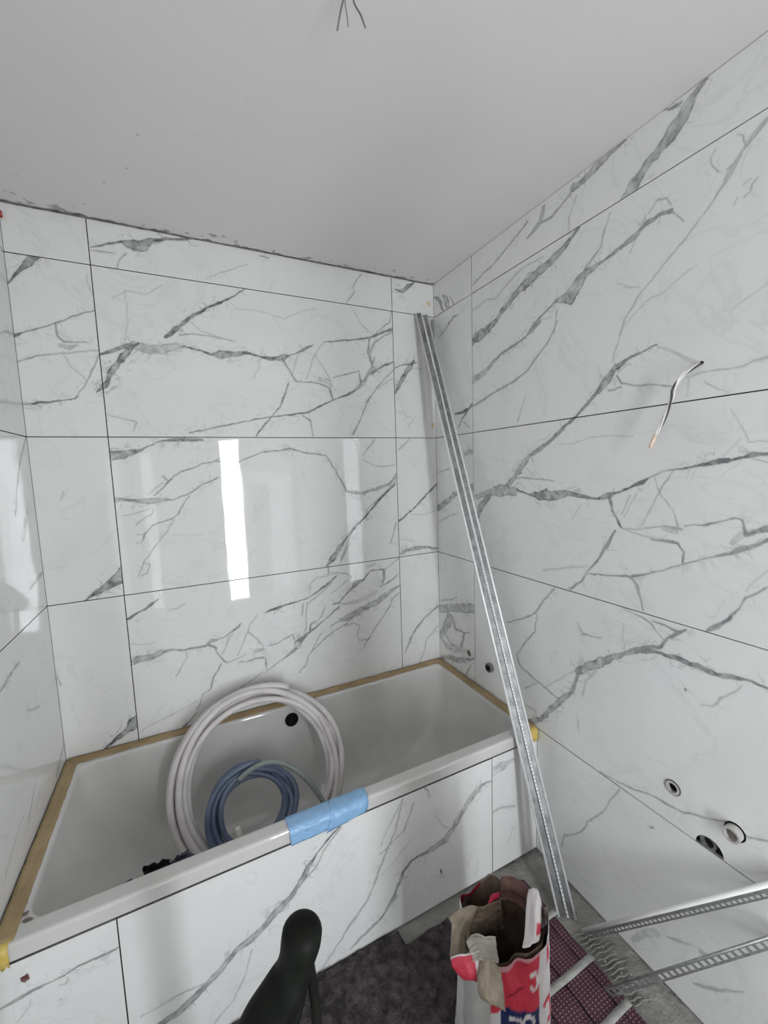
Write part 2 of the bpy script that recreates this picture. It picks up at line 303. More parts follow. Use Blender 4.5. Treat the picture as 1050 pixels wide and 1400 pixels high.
  (0.7,[-1372,125,20.2,-1322,133,23.6,-1267,162,24.2,-1211,193,21.9,-1162,230,22.4,-1132,240,28.9,-1092,257,21.1,-1049,290,23.6,-1006,313,20.8,-972,348,27.7,-949,384,20.1,-914,420,10.2,-867,457,8.1,-841,475,7]),
  (0.5,[-962,349,8.9,-928,367,6.8,-892,421,6.9,-841,467,5.8]),
  (0.3,[-1408,178,5.3,-1318,185,7.5,-1257,178,8.7]),
  (0.3,[-1125,207,5.2,-1148,141,6.2,-1181,82,7.2,-1240,36,8]),
  (0.4,[-1146,23,10.6,-1115,49,30,-1073,69,15.3]),
  (0.4,[-935,4,5.9,-862,73,9.7,-824,114,12.3,-760,168,10.1,-691,300,10.3,-649,371,7.8,-619,473,10.4]),
  (0.45,[-828,26,6.2,-790,43,17.7,-712,76,14.3,-657,126,14.6]),
  (0.6,[-716,74,9.2,-698,90,10.4,-668,123,11.6,-643,163,11.7,-624,206,13,-593,225,10.7,-562,234,12.1,-524,233,22.1,-485,239,26.2,-445,245,26.7,-411,278,28.3,-383,309,20.7,-355,340,20.9,-319,368,30.5,-290,388,25.4,-261,395,9.5,-233,391,5.5]),
  (0.4,[-707,310,5.6,-655,336,5.7,-619,354,7,-593,406,5.8,-577,439,8.2]),
  (0.35,[-706,343,4.5,-670,405,4.5,-640,443,5.7,-615,480,4]),
  (0.45,[-536,488,5.9,-518,461,5.4,-512,438,4.8]),
  (0.3,[-489,361,3.7,-464,314,4.4,-441,286,5.1]),
  (0.25,[-316,31,5.5,-304,90,5.5]),
  (0.2,[-351,94,5.4,-337,131,5.4]),
  (0.9,[-471,135,7.6,-466,120,6.4]),
  (0.4,[-224,425,41.1,-186,430,45.9,-156,434,33.8,-124,442,12.8]),
  (0.3,[-225,260,12.5,-187,263,15.6,-116,236,13.1]),
  (0.15,[-156,91,14.6,-124,150,14.7]),
  (0.3,[-710,232,3.9,-652,260,4,-590,312,4.7]),
  (0.55,[-1671,385,7,-1656,386,7,-1639,389,10.1,-1621,391,11.4,-1602,394,10.3,-1586,395,6.1,-1565,393,6.9,-1546,396,8.2,-1526,402,8.9,-1509,403,8.4,-1484,401,9.2,-1460,401,12.7,-1437,406,4.1]),
  (0.35,[-1562,375,3.1,-1551,370,2.5,-1544,375,2.5,-1547,385,1.9]),
  (0.35,[-1647,331,2.4,-1621,358,2.1,-1617,374,2.4]),
  (0.2,[-1520,379,1.3,-1451,373,1.3]),
  (0.5,[-1567,336,2.5,-1562,337,2.5]),
 ],
 'L': [
  (0.5,[-8,1732,9.1,-104,1634,19.6,-156,1553,10.7,-191,1483,13]),
  (0.35,[-86,1482,26.1,-151,1405,38.3]),
  (0.5,[-152,1236,14,-83,1246,20.9,-8,1256,12.8]),
  (0.5,[-457,1037,10.2,-401,1046,13.1,-309,1055,9.7]),
  (0.5,[-299,901,6.2,-260,878,6.5,-194,853,7]),
  (0.5,[-7,602,18.9,-120,559,20]),
  (0.35,[-310,663,9.3,-366,629,13.2,-395,607,6.4]),
  (0.3,[-419,649,5.2,-497,630,4.7,-572,599,4.3]),
  (0.35,[-126,2042,9.5,-60,2069,10.2,-18,2075,10.6]),
  (0.25,[-199,1821,4.5,2,1848,5.6]),
 ],
}

# ------------------------------------------------------------------ materials
def new_mat(name):
    m = bpy.data.materials.new(name); m.use_nodes = True
    nt = m.node_tree; b = nt.nodes['Principled BSDF']
    return m, nt, b
def node(nt, typ, **kw):
    n = nt.nodes.new(typ)
    for k, v in kw.items():
        if k.startswith('i_'):
            n.inputs[int(k[2:]) if k[2:].isdigit() else k[2:].replace('_', ' ')].default_value = v
        else: setattr(n, k, v)
    return n
def noise_mat(name, c1, c2, scale=20, rough=0.6, bump=0.0, bscale=None, metal=0.0, detail=4, spec=0.5, dist=0.01, sharp=(0.35, 0.65)):
    m, nt, b = new_mat(name)
    tc = node(nt, 'ShaderNodeTexCoord')
    nz = node(nt, 'ShaderNodeTexNoise', i_Scale=scale, i_Detail=detail)
    nt.links.new(tc.outputs['Object'], nz.inputs['Vector'])
    cr = node(nt, 'ShaderNodeValToRGB')
    cr.color_ramp.elements[0].position, cr.color_ramp.elements[1].position = sharp
    cr.color_ramp.elements[0].color = (*c1, 1); cr.color_ramp.elements[1].color = (*c2, 1)
    nt.links.new(nz.outputs[0], cr.inputs[0]); nt.links.new(cr.outputs[0], b.inputs['Base Color'])
    b.inputs['Roughness'].default_value = rough; b.inputs['Metallic'].default_value = metal
    b.inputs['Specular IOR Level'].default_value = spec
    if bump:
        n2 = node(nt, 'ShaderNodeTexNoise', i_Scale=bscale or scale*3, i_Detail=5)
        nt.links.new(tc.outputs['Object'], n2.inputs['Vector'])
        bp = node(nt, 'ShaderNodeBump', i_Strength=bump, i_Distance=dist)
        nt.links.new(n2.outputs[0], bp.inputs['Height']); nt.links.new(bp.outputs[0], b.inputs['Normal'])
    return m

def marble():
    m, nt, b = new_mat('polished_marble_tile')
    L = nt.links.new
    geo = node(nt, 'ShaderNodeNewGeometry')
    at = node(nt, 'ShaderNodeAttribute', attribute_name='vein')
    # streaks inside the veins
    nz = node(nt, 'ShaderNodeTexNoise', i_Scale=38, i_Detail=5, i_Distortion=0.6); L(geo.outputs['Position'], nz.inputs['Vector'])
    mr = node(nt, 'ShaderNodeMapRange', i_1=0.3, i_2=0.7, i_3=0.68, i_4=1.15); L(nz.outputs[0], mr.inputs[0])
    mu = node(nt, 'ShaderNodeMath', operation='MULTIPLY', use_clamp=True); L(at.outputs['Fac'], mu.inputs[0]); L(mr.outputs[0], mu.inputs[1])
    # soft clouds and hair-thin pale veins everywhere
    n3 = node(nt, 'ShaderNodeTexNoise', i_Scale=2.6, i_Detail=6, i_Distortion=1.2); L(geo.outputs['Position'], n3.inputs['Vector'])
    ab = node(nt, 'ShaderNodeMath', operation='SUBTRACT', i_1=0.5); L(n3.outputs[0], ab.inputs[0])
    a2 = node(nt, 'ShaderNodeMath', operation='ABSOLUTE'); L(ab.outputs[0], a2.inputs[0])
    m2 = node(nt, 'ShaderNodeMapRange', i_1=0.0, i_2=0.012, i_3=0.07, i_4=0.0); L(a2.outputs[0], m2.inputs[0])
    n4 = node(nt, 'ShaderNodeTexNoise', i_Scale=7, i_Detail=3); L(geo.outputs['Position'], n4.inputs['Vector'])
    m4 = node(nt, 'ShaderNodeMapRange', i_1=0.5, i_2=0.75, i_3=0.0, i_4=0.05); L(n4.outputs[0], m4.inputs[0])
    an = node(nt, 'ShaderNodeAttribute', attribute_name='near')
    n7 = node(nt, 'ShaderNodeTexNoise', i_Scale=9, i_Detail=4, i_Distortion=0.9); L(geo.outputs['Position'], n7.inputs['Vector'])
    b7 = node(nt, 'ShaderNodeMath', operation='SUBTRACT', i_1=0.5); L(n7.outputs[0], b7.inputs[0])
    c7 = node(nt, 'ShaderNodeMath', operation='ABSOLUTE'); L(b7.outputs[0], c7.inputs[0])
    d7 = node(nt, 'ShaderNodeMapRange', i_1=0.0, i_2=0.020, i_3=0.55, i_4=0.0); L(c7.outputs[0], d7.inputs[0])
    e7 = node(nt, 'ShaderNodeMath', operation='MULTIPLY'); L(d7.outputs[0], e7.inputs[0]); L(an.outputs['Fac'], e7.inputs[1])
    f7 = node(nt, 'ShaderNodeMath', operation='MAXIMUM'); L(e7.outputs[0], f7.inputs[0]); L(m2.outputs[0], f7.inputs[1])
    s1 = node(nt, 'ShaderNodeMath', operation='MAXIMUM'); L(mu.outputs[0], s1.inputs[0]); L(f7.outputs[0], s1.inputs[1])
    s2 = node(nt, 'ShaderNodeMath', operation='ADD', use_clamp=True); L(s1.outputs[0], s2.inputs[0]); L(m4.outputs[0], s2.inputs[1])
    mx = node(nt, 'ShaderNodeMix', data_type='RGBA')
    mx.inputs[6].default_value = (0.795, 0.80, 0.79, 1); mx.inputs[7].default_value = (0.070, 0.078, 0.084, 1)
    L(s2.outputs[0], mx.inputs[0]); L(mx.outputs[2], b.inputs['Base Color'])
    b.inputs['Roughness'].default_value = 0.045; b.inputs['IOR'].default_value = 1.5
    # dusty film: slightly varying gloss, gentle waviness of a real polished tile
    n5 = node(nt, 'ShaderNodeTexNoise', i_Scale=5, i_Detail=4); L(geo.outputs['Position'], n5.inputs['Vector'])
    m5 = node(nt, 'ShaderNodeMapRange', i_1=0.3, i_2=0.75, i_3=0.012, i_4=0.06); L(n5.outputs[0], m5.inputs[0]); L(m5.outputs[0], b.inputs['Roughness'])
    n6 = node(nt, 'ShaderNodeTexNoise', i_Scale=4.5, i_Detail=1); L(geo.outputs['Position'], n6.inputs['Vector'])
    bp = node(nt, 'ShaderNodeBump', i_Strength=0.35, i_Distance=0.0018); L(n6.outputs[0], bp.inputs['Height']); L(bp.outputs[0], b.inputs['Normal'])
    return m
MARBLE = marble()
GROUT = noise_mat('dark_grout', (0.015, 0.015, 0.015), (0.03, 0.03, 0.03), 40, 0.9)
TILE_EDGE = MARBLE
STEEL = noise_mat('galvanised_steel', (0.55, 0.57, 0.58), (0.72, 0.74, 0.75), 60, 0.28, metal=1.0, bump=0.15, bscale=90, dist=0.002)
STEEL_DULL = noise_mat('dull_zinc', (0.30, 0.31, 0.31), (0.42, 0.43, 0.43), 60, 0.5, metal=0.8)
WHITE_NOSE = noise_mat('white_plastic_nose', (0.82, 0.82, 0.81), (0.88, 0.88, 0.87), 30, 0.35)
ACRYL = noise_mat('white_tub_acrylic', (0.60, 0.59, 0.575), (0.66, 0.65, 0.635), 6, 0.055, bump=0.0)
TAPE = noise_mat('tan_tape', (0.30, 0.215, 0.11), (0.40, 0.295, 0.16), 14, 0.6, bump=0.3, bscale=40, dist=0.004)
TAPE_Y = noise_mat('yellow_tape', (0.62, 0.45, 0.10), (0.70, 0.54, 0.18), 60, 0.6, bump=0.4, bscale=90, dist=0.004)
PIPE_W = noise_mat('white_pipe_sleeve', (0.54, 0.51, 0.505), (0.66, 0.63, 0.62), 12, 0.42)
PIPE_B = noise_mat('blue_pipe', (0.10, 0.13, 0.205), (0.15, 0.19, 0.275), 10, 0.32)
PIPE_G = noise_mat('grey_green_hose', (0.20, 0.23, 0.22), (0.27, 0.30, 0.29), 10, 0.4)
BLACK = noise_mat('black_plastic', (0.004, 0.005, 0.004), (0.009, 0.010, 0.008), 20, 0.5, spec=0.10)
HOLE_SHADE = noise_mat('painted_hole_shade', (0.008, 0.008, 0.010), (0.02, 0.018, 0.018), 30, 0.9)  # near-black colour of flat discs stands in for the shade inside holes
DARKBLUE = noise_mat('dark_blue_film', (0.012, 0.010, 0.035), (0.03, 0.025, 0.06), 30, 0.35)
COPPER = noise_mat('bare_copper', (0.72, 0.54, 0.40), (0.84, 0.70, 0.56), 60, 0.45, metal=0.1)
WIRE_W = noise_mat('white_insulation', (0.72, 0.71, 0.67), (0.8, 0.79, 0.75), 60, 0.45)
WIRE_D = noise_mat('dark_insulation', (0.05, 0.05, 0.05), (0.10, 0.10, 0.10), 60, 0.5)
WIRE_G = noise_mat('grey_insulation', (0.13, 0.13, 0.13), (0.2, 0.2, 0.2), 60, 0.5)
PVC = noise_mat('pale_pvc', (0.45, 0.43, 0.42), (0.58, 0.56, 0.54), 40, 0.5)
WALLPAINT = noise_mat('raw_plaster_wall', (0.66, 0.65, 0.63), (0.72, 0.71, 0.69), 5, 0.9)
DUST = noise_mat('scattered_mortar', (0.16, 0.15, 0.14), (0.42, 0.40, 0.37), 30, 0.95)
GLUE = noise_mat('ochre_glue', (0.65, 0.48, 0.25), (0.75, 0.62, 0.42), 60, 0.8)
RED = noise_mat('red_plastic', (0.35, 0.02, 0.02), (0.45, 0.05, 0.04), 30, 0.4)
CROSS = noise_mat('grey_fabric_tape', (0.30, 0.30, 0.28), (0.40, 0.40, 0.38), 40, 0.8)
def rug_mat():
    m = noise_mat('dark_felt', (0.024, 0.019, 0.023), (0.110, 0.092, 0.100), 40, 0.97, bump=1.0, bscale=160, dist=0.012, detail=8, sharp=(0.34, 0.70))
    return m
RUG = rug_mat()
SCREED = noise_mat('cement_screed', (0.17, 0.165, 0.15), (0.34, 0.33, 0.31), 9, 0.95, bump=0.7, bscale=70, dist=0.010, detail=8, sharp=(0.32, 0.68))
def mat_weave():
    m, nt, b = new_mat('maroon_woven_mat'); L = nt.links.new
    tc = node(nt, 'ShaderNodeTexCoord')
    w1 = node(nt, 'ShaderNodeTexWave', i_Scale=24.0, i_Distortion=1.2, bands_direction='X'); L(tc.outputs['Object'], w1.inputs['Vector'])
    w2 = node(nt, 'ShaderNodeTexWave', i_Scale=36.0, i_Distortion=1.2, bands_direction='Y'); L(tc.outputs['Object'], w2.inputs['Vector'])
    mu = node(nt, 'ShaderNodeMath', operation='MULTIPLY'); L(w1.outputs['Fac'], mu.inputs[0]); L(w2.outputs['Fac'], mu.inputs[1])
    mx = node(nt, 'ShaderNodeMix', data_type='RGBA'); mx.inputs[6].default_value = (0.070, 0.024, 0.036, 1); mx.inputs[7].default_value = (0.30, 0.20, 0.215, 1)
    mr = node(nt, 'ShaderNodeMapRange', i_1=0.35, i_2=0.95, i_3=0.0, i_4=0.8); L(mu.outputs[0], mr.inputs[0]); L(mr.outputs[0], mx.inputs[0])
    L(mx.outputs[2], b.inputs['Base Color']); b.inputs['Roughness'].default_value = 0.8
    bp = node(nt, 'ShaderNodeBump', i_Strength=0.6, i_Distance=0.003); L(mu.outputs[0], bp.inputs['Height']); L(bp.outputs[0], b.inputs['Normal'])
    return m
WEAVE = mat_weave()
def ceiling_mat():
    m, nt, b = new_mat('ceiling_plaster'); L = nt.links.new
    geo = node(nt, 'ShaderNodeNewGeometry')
    sx = node(nt, 'ShaderNodeSeparateXYZ'); L(geo.outputs['Position'], sx.inputs[0])
    # base plaster with very soft patches
    n1 = node(nt, 'ShaderNodeTexNoise', i_Scale=1.6, i_Detail=3); L(geo.outputs['Position'], n1.inputs['Vector'])
    c1 = node(nt, 'ShaderNodeMix', data_type='RGBA'); c1.inputs[6].default_value = (0.68, 0.655, 0.65, 1); c1.inputs[7].default_value = (0.76, 0.735, 0.73, 1); L(n1.outputs[0], c1.inputs[0])
    # splashed mortar dirt along the back wall, fading within 12 cm
    edge = node(nt, 'ShaderNodeMapRange', i_1=-0.015, i_2=-0.16, i_3=1.0, i_4=0.0); L(sx.outputs['Y'], edge.inputs[0])
    n2 = node(nt, 'ShaderNodeTexNoise', i_Scale=26, i_Detail=5); L(geo.outputs['Position'], n2.inputs['Vector'])
    n2b = node(nt, 'ShaderNodeTexNoise', i_Scale=5, i_Detail=2); L(geo.outputs['Position'], n2b.inputs['Vector'])
    ad = node(nt, 'ShaderNodeMath', operation='MULTIPLY_ADD', i_1=0.30, i_2=-0.15); L(edge.outputs[0], ad.inputs[0])
    a3 = node(nt, 'ShaderNodeMath', operation='ADD'); L(ad.outputs[0], a3.inputs[0]); L(n2.outputs[0], a3.inputs[1])
    a4 = node(nt, 'ShaderNodeMath', operation='MULTIPLY_ADD', i_1=0.35, i_2=-0.17); L(n2b.outputs[0], a4.inputs[0])
    a5 = node(nt, 'ShaderNodeMath', operation='ADD'); L(a3.outputs[0], a5.inputs[0]); L(a4.outputs[0], a5.inputs[1])
    th = node(nt, 'ShaderNodeMapRange', i_1=0.70, i_2=0.77, i_3=0.0, i_4=0.6); L(a5.outputs[0], th.inputs[0])
    # small specks
    vo = node(nt, 'ShaderNodeTexVoronoi', i_Scale=9.0); L(geo.outputs['Position'], vo.inputs['Vector'])
    vt = node(nt, 'ShaderNodeMapRange', i_1=0.035, i_2=0.05, i_3=0.5, i_4=0.0); L(vo.outputs['Distance'], vt.inputs[0])
    e2 = node(nt, 'ShaderNodeMapRange', i_1=-0.05, i_2=-0.9, i_3=1.0, i_4=0.0); L(sx.outputs['Y'], e2.inputs[0])
    vm = node(nt, 'ShaderNodeMath', operation='MULTIPLY'); L(vt.outputs[0], vm.inputs[0]); L(e2.outputs[0], vm.inputs[1])
    mxm = node(nt, 'ShaderNodeMath', operation='MAXIMUM'); L(th.outputs[0], mxm.inputs[0]); L(vm.outputs[0], mxm.inputs[1])
    mx = node(nt, 'ShaderNodeMix', data_type='RGBA'); L(mxm.outputs[0], mx.inputs[0]); L(c1.outputs[2], mx.inputs[6]); mx.inputs[7].default_value = (0.14, 0.125, 0.115, 1)
    L(mx.outputs[2], b.inputs['Base Color']); b.inputs['Roughness'].default_value = 0.85
    n5 = node(nt, 'ShaderNodeTexNoise', i_Scale=2.2, i_Detail=6); L(geo.outputs['Position'], n5.inputs['Vector'])
    bp = node(nt, 'ShaderNodeBump', i_Strength=0.35, i_Distance=0.02); L(n5.outputs[0], bp.inputs['Height']); L(bp.outputs[0], b.inputs['Normal'])
    return m
CEIL = ceiling_mat()
def film_mat():
    m, nt, b = new_mat('pale_blue_film'); L = nt.links.new
    tc = node(nt, 'ShaderNodeTexCoord')
    nz = node(nt, 'ShaderNodeTexNoise', i_Scale=18, i_Detail=4, i_Distortion=1.0); L(tc.outputs['Object'], nz.inputs['Vector'])
    mx = node(nt, 'ShaderNodeMix', data_type='RGBA'); mx.inputs[6].default_value = (0.20, 0.40, 0.66, 1); mx.inputs[7].default_value = (0.36, 0.58, 0.86, 1); L(nz.outputs[0], mx.inputs[0])
    L(mx.outputs[2], b.inputs['Base Color']); b.inputs['Roughness'].default_value = 0.25
    bp = node(nt, 'ShaderNodeBump', i_Strength=0.9, i_Distance=0.012); L(nz.outputs[0], bp.inputs['Height']); L(bp.outputs[0], b.inputs['Normal'])
    return m
FILM = film_mat()

# ------------------------------------------------------------------ object helpers
def link(name, me, mat=None, parent=None, smooth=False):
    o = bpy.data.objects.new(name, me); COL.objects.link(o)
    if mat: me.materials.append(mat)
    if smooth: me.polygons.foreach_set('use_smooth', [True]*len(me.polygons))
    if parent:
        o.parent = parent; o.matrix_parent_inverse = Matrix.Translation(-Vector(parent.location))
    return o
def tag(o, label=None, cat=None, group=None, kind=None):
    if label: o['label'] = label
    if cat: o['category'] = cat
    if group: o['group'] = group
    if kind: o['kind'] = kind
    return o
def empty(name, loc, label, cat, group=None):
    o = bpy.data.objects.new(name, None); COL.objects.link(o); o.location = loc; o.empty_display_size = 0.05
    return tag(o, label, cat, group)
def mesh(name, V, Fc):
    me = bpy.data.meshes.new(name); me.from_pydata([tuple(v) for v in V], [], [tuple(f) for f in Fc]); me.update(); return me
def bm_mesh(name, bm):
    bmesh.ops.recalc_face_normals(bm, faces=bm.faces)
    me = bpy.data.meshes.new(name); bm.to_mesh(me); bm.free(); return me
def box_bm(x0, x1, y0, y1, z0, z1, bm=None, bevel=0.0):
    bm2 = bmesh.new(); bmesh.ops.create_cube(bm2, size=1.0)
    for v in bm2.verts: v.co = Vector(((x0+x1)/2 + v.co.x*(x1-x0), (y0+y1)/2 + v.co.y*(y1-y0), (z0+z1)/2 + v.co.z*(z1-z0)))
    if bevel: bmesh.ops.bevel(bm2, geom=bm2.edges[:], offset=bevel, segments=2, affect='EDGES')
    if bm is None: return bm2
    me = bpy.data.meshes.new('t'); bm2.to_mesh(me); bm2.free(); bm.from_mesh(me); bpy.data.meshes.remove(me); return bm
def box(name, x0, x1, y0, y1, z0, z1, mat, parent=None, bevel=0.0):
    return link(name, bm_mesh(name, box_bm(x0, x1, y0, y1, z0, z1, bevel=bevel)), mat, parent)
def tube(pts, r, seg=10, closed=False, cap=True, radii=None):
    """sweep a circle along pts; returns V, F"""
    P = [Vector(p) for p in pts]; n = len(P); V = []; Fc = []
    up = None
    for i in range(n):
        if closed: t = P[(i+1) % n]-P[i-1]
        else: t = P[min(i+1, n-1)]-P[max(i-1, 0)]
        t.normalize()
        if up is None:
            up = t.orthogonal().normalized()
        else:
            up = (up - t*up.dot(t)).normalized()
        s = t.cross(up); rr = radii[i] if radii else r
        for k in range(seg):
            a = 2*math.pi*k/seg
            V.append(P[i] + (up*math.cos(a) + s*math.sin(a))*rr)
    m = n if closed else n-1
    for i in range(m):
        for k in range(seg):
            a = i*seg+k; b2 = i*seg+(k+1) % seg; c = ((i+1) % n)*seg+(k+1) % seg; d = ((i+1) % n)*seg+k
            Fc.append((a, b2, c, d))
    if cap and not closed:
        Fc.append(tuple(range(seg))[::-1]); Fc.append(tuple((n-1)*seg+k for k in range(seg)))
    return V, Fc
def tube_obj(name, pts, r, mat, parent=None, seg=10, **kw):
    V, Fc = tube(pts, r, seg, **kw)
    return link(name, mesh(name, V, Fc), mat, parent, smooth=True)
def smooth_path(pts, n=8):
    """Catmull-Rom"""
    P = [Vector(p) for p in pts]; P = [P[0]*2-P[1]] + P + [P[-1]*2-P[-2]]; out = []
    for i in range(1, len(P)-2):
        for k in range(n):
            t = k/n
            out.append(0.5*((2*P[i]) + (P[i+1]-P[i-1])*t + (2*P[i-1]-5*P[i]+4*P[i+1]-P[i+2])*t*t + (3*P[i]-P[i-1]-3*P[i+1]+P[i+2])*t**3))
    out.append(P[-2]); return out

# ------------------------------------------------------------------ value noise in numpy
def _hash(ix, iy, s):
    h = (ix.astype(np.int64)*374761393 + iy.astype(np.int64)*668265263 + s*1442695041) & 0x7fffffff
    h = (h ^ (h >> 13))*1274126177 & 0x7fffffff
    return ((h ^ (h >> 16)) & 0xffff)/65535.0
def vnoise(x, y, s=0):
    ix, iy = np.floor(x), np.floor(y); fx, fy = x-ix, y-iy
    fx = fx*fx*(3-2*fx); fy = fy*fy*(3-2*fy)
    a = _hash(ix, iy, s); b = _hash(ix+1, iy, s); c = _hash(ix, iy+1, s); d = _hash(ix+1, iy+1, s)
    return (a*(1-fx)+b*fx)*(1-fy) + (c*(1-fx)+d*fx)*fy
def fbm(x, y, s=0, o=3):
    v = 0; a = 0.5
    for i in range(o): v = v + a*(vnoise(x*2**i, y*2**i, s+i)-0.5); a *= 0.55
    return v

def vein_field(side, H, Z, step):
    """darkness 0..1 of the marble print at wall positions (mm)"""
    out = np.zeros_like(H); near_ = np.zeros_like(H)
    dx = 8*fbm(H/26, Z/26, 11) + 2.4*fbm(H/8, Z/8, 15, 2)
    dz = 8*fbm(H/26, Z/26, 21) + 2.4*fbm(H/8, Z/8, 25, 2)
    Hx, Zx = H+dx, Z+dz
    wn = 0.80*(1+1.2*fbm(H/30, Z/30, 31, 2))
    inner = 0.82+1.3*fbm(H/20, Z/20, 41)
    hmin, hmax, zmin, zmax = H.min(), H.max(), Z.min(), Z.max()
    for al, q in VEINS.get(side, []):
        p = np.array(q).reshape(-1, 3)
        pad = p[:, 2].max()/2 + 42
        inb = (p[:, 0] > hmin+9) & (p[:, 0] < hmax-9) & (p[:, 1] > zmin+9) & (p[:, 1] < zmax-9)
        cm = p[:, :2].mean(0)
        if not inb.any() and not (hmin < cm[0] < hmax and zmin < cm[1] < zmax): continue
        if p[:, 0].max() < hmin-pad or p[:, 0].min() > hmax+pad or p[:, 1].max() < zmin-pad or p[:, 1].min() > zmax+pad: continue
        rr = np.where((H[:, 0] >= p[:, 0].min()-pad) & (H[:, 0] <= p[:, 0].max()+pad))[0]
        cc = np.where((Z[0, :] >= p[:, 1].min()-pad) & (Z[0, :] <= p[:, 1].max()+pad))[0]
        if len(rr) == 0 or len(cc) == 0: continue
        sl = (slice(rr[0], rr[-1]+1), slice(cc[0], cc[-1]+1))
        X, Y = Hx[sl], Zx[sl]; best = np.full(X.shape, 1e9); hw = np.ones(X.shape)
        for k in range(len(p)-1):
            a, b = p[k], p[k+1]; d = b[:2]-a[:2]; L2 = max(d@d, 1e-6)
            t = np.clip(((X-a[0])*d[0]+(Y-a[1])*d[1])/L2, 0, 1)
            dist = np.hypot(X-a[0]-t*d[0], Y-a[1]-t*d[1]); ww = (a[2]*(1-t)+b[2]*t)/2
            m = (dist-ww) < (best-hw); best = np.where(m, dist, best); hw = np.where(m, ww, hw)
        hw = hw*wn[sl]
        eff = np.maximum(hw, 0.62*step); gain = np.where(hw < eff, 0.55+0.45*hw/eff, 1.0)
        soft = np.maximum(0.5*step, 0.07*eff)
        s = np.clip((eff+soft-best)/(2*soft), 0, 1); s = s*s*(3-2*s)
        rim = np.exp(-((best-hw*0.9)/(1.2+0.08*hw))**2)
        wide = np.clip((hw-4)/6, 0, 1)
        val = min(1, al*1.18)*gain*s*((1-wide)*1.0 + wide*(inner[sl]*0.78 + 0.34*rim))
        halo = 0.06*al*np.exp(-(np.maximum(best-hw, 0)/(5+0.5*hw))**2)
        out[sl] = np.maximum(out[sl], np.maximum(val, halo))
        near_[sl] = np.maximum(near_[sl], al*np.exp(-(np.maximum(best-hw, 0)/26)**2)*(0.35+0.65*np.clip(hw/6, 0, 1)))
    return np.clip(out, 0, 1), near_

THICK = 0.009
def wall_point(side, h, z, off=0.0):
    """off = distance behind the tile face"""
    if side == 'B': return (h, off, z)
    if side == 'R': return (off, h, z)
    if side == 'L': return (XL-off, h, z)
    if side == 'P': return (h, PANEL_Y+off, z)
PANEL_Y = -0.6945
def tile(side, parent, h0, h1, z0, z1, step, holes=()):
    """one large-format tile: dense face carrying the vein print, plain sides; step in mm"""
    nh = max(2, int(round((h1-h0)*1000/step))+1); nz = max(2, int(round((z1-z0)*1000/step))+1)
    hs = np.linspace(h0, h1, nh); zs = np.linspace(z0, z1, nz)
    H, Z = np.meshgrid(hs, zs, indexing='ij')
    F_, N_ = vein_field(side, H*1000, Z*1000, step)
    st = step/1000
    keep = np.ones((nh-1, nz-1), bool)
    for (hy, hz, r) in holes:
        D = np.hypot(H-hy, Z-hz)
        near = (np.abs(D-r) < st*0.75) & (D > 1e-6)
        inner = (H > h0+1e-6) & (H < h1-1e-6) & (Z > z0+1e-6) & (Z < z1-1e-6)
        mv = near & inner
        H = np.where(mv, hy+(H-hy)*r/np.maximum(D, 1e-6), H); Z = np.where(mv, hz+(Z-hz)*r/np.maximum(D, 1e-6), Z)
        D = np.hypot(H-hy, Z-hz)
        ins = D < r+st*0.05
        keep &= ~(ins[:-1, :-1] & ins[1:, :-1] & ins[:-1, 1:] & ins[1:, 1:])
    n = nh*nz
    V = np.zeros((n+8, 3)); h = H.ravel(); z = Z.ravel()
    if side == 'B': V[:n] = np.stack([h, 0*h, z], 1)
    if side == 'R': V[:n] = np.stack([0*h, h, z], 1)
    if side == 'L': V[:n] = np.stack([0*h+XL, h, z], 1)
    if side == 'P': V[:n] = np.stack([h, 0*h+PANEL_Y, z], 1)
    I = np.arange(n).reshape(nh, nz)
    a, b, c, d = I[:-1, :-1][keep], I[1:, :-1][keep], I[1:, 1:][keep], I[:-1, 1:][keep]
    quads = np.stack([a, b, c, d], 1) if side in 'BP' else (np.stack([a, d, c, b], 1) if side == 'R' else np.stack([a, b, c, d], 1))
    # facing: B/P look to -y, R to -x, L to +x
    k = 0
    for off in (0, THICK):
        for (hh, zz) in ((h0, z0), (h1, z0), (h1, z1), (h0, z1)):
            V[n+k] = wall_point(side, hh, zz, off); k += 1
    sides = [(n, n+1, n+5, n+4), (n+1, n+2, n+6, n+5), (n+2, n+3, n+7, n+6), (n+3, n, n+4, n+7)]
    if not holes: sides.append((n+4, n+5, n+6, n+7))
    quads = np.concatenate([quads, np.array(sides)], 0)
    me = bpy.data.meshes.new('tile')
    me.vertices.add(len(V)); me.vertices.foreach_set('co', V.ravel().astype(np.float32))
    m = len(quads); me.loops.add(m*4); me.loops.foreach_set('vertex_index', quads.ravel().astype(np.int32))
    me.polygons.add(m); me.polygons.foreach_set('loop_start', (np.arange(m)*4).astype(np.int32)); me.polygons.foreach_set('loop_total', np.full(m, 4, np.int32))
    me.update(calc_edges=True)
    at = me.attributes.new('vein', 'FLOAT', 'POINT')
    at.data.foreach_set('value', np.concatenate([F_.ravel(), np.full(8, 0.3)]).astype(np.float32))
    at = me.attributes.new('near', 'FLOAT', 'POINT')
    at.data.foreach_set('value', np.concatenate([N_.ravel(), np.zeros(8)]).astype(np.float32))
    o = link('tile', me, MARBLE, parent)
    return o

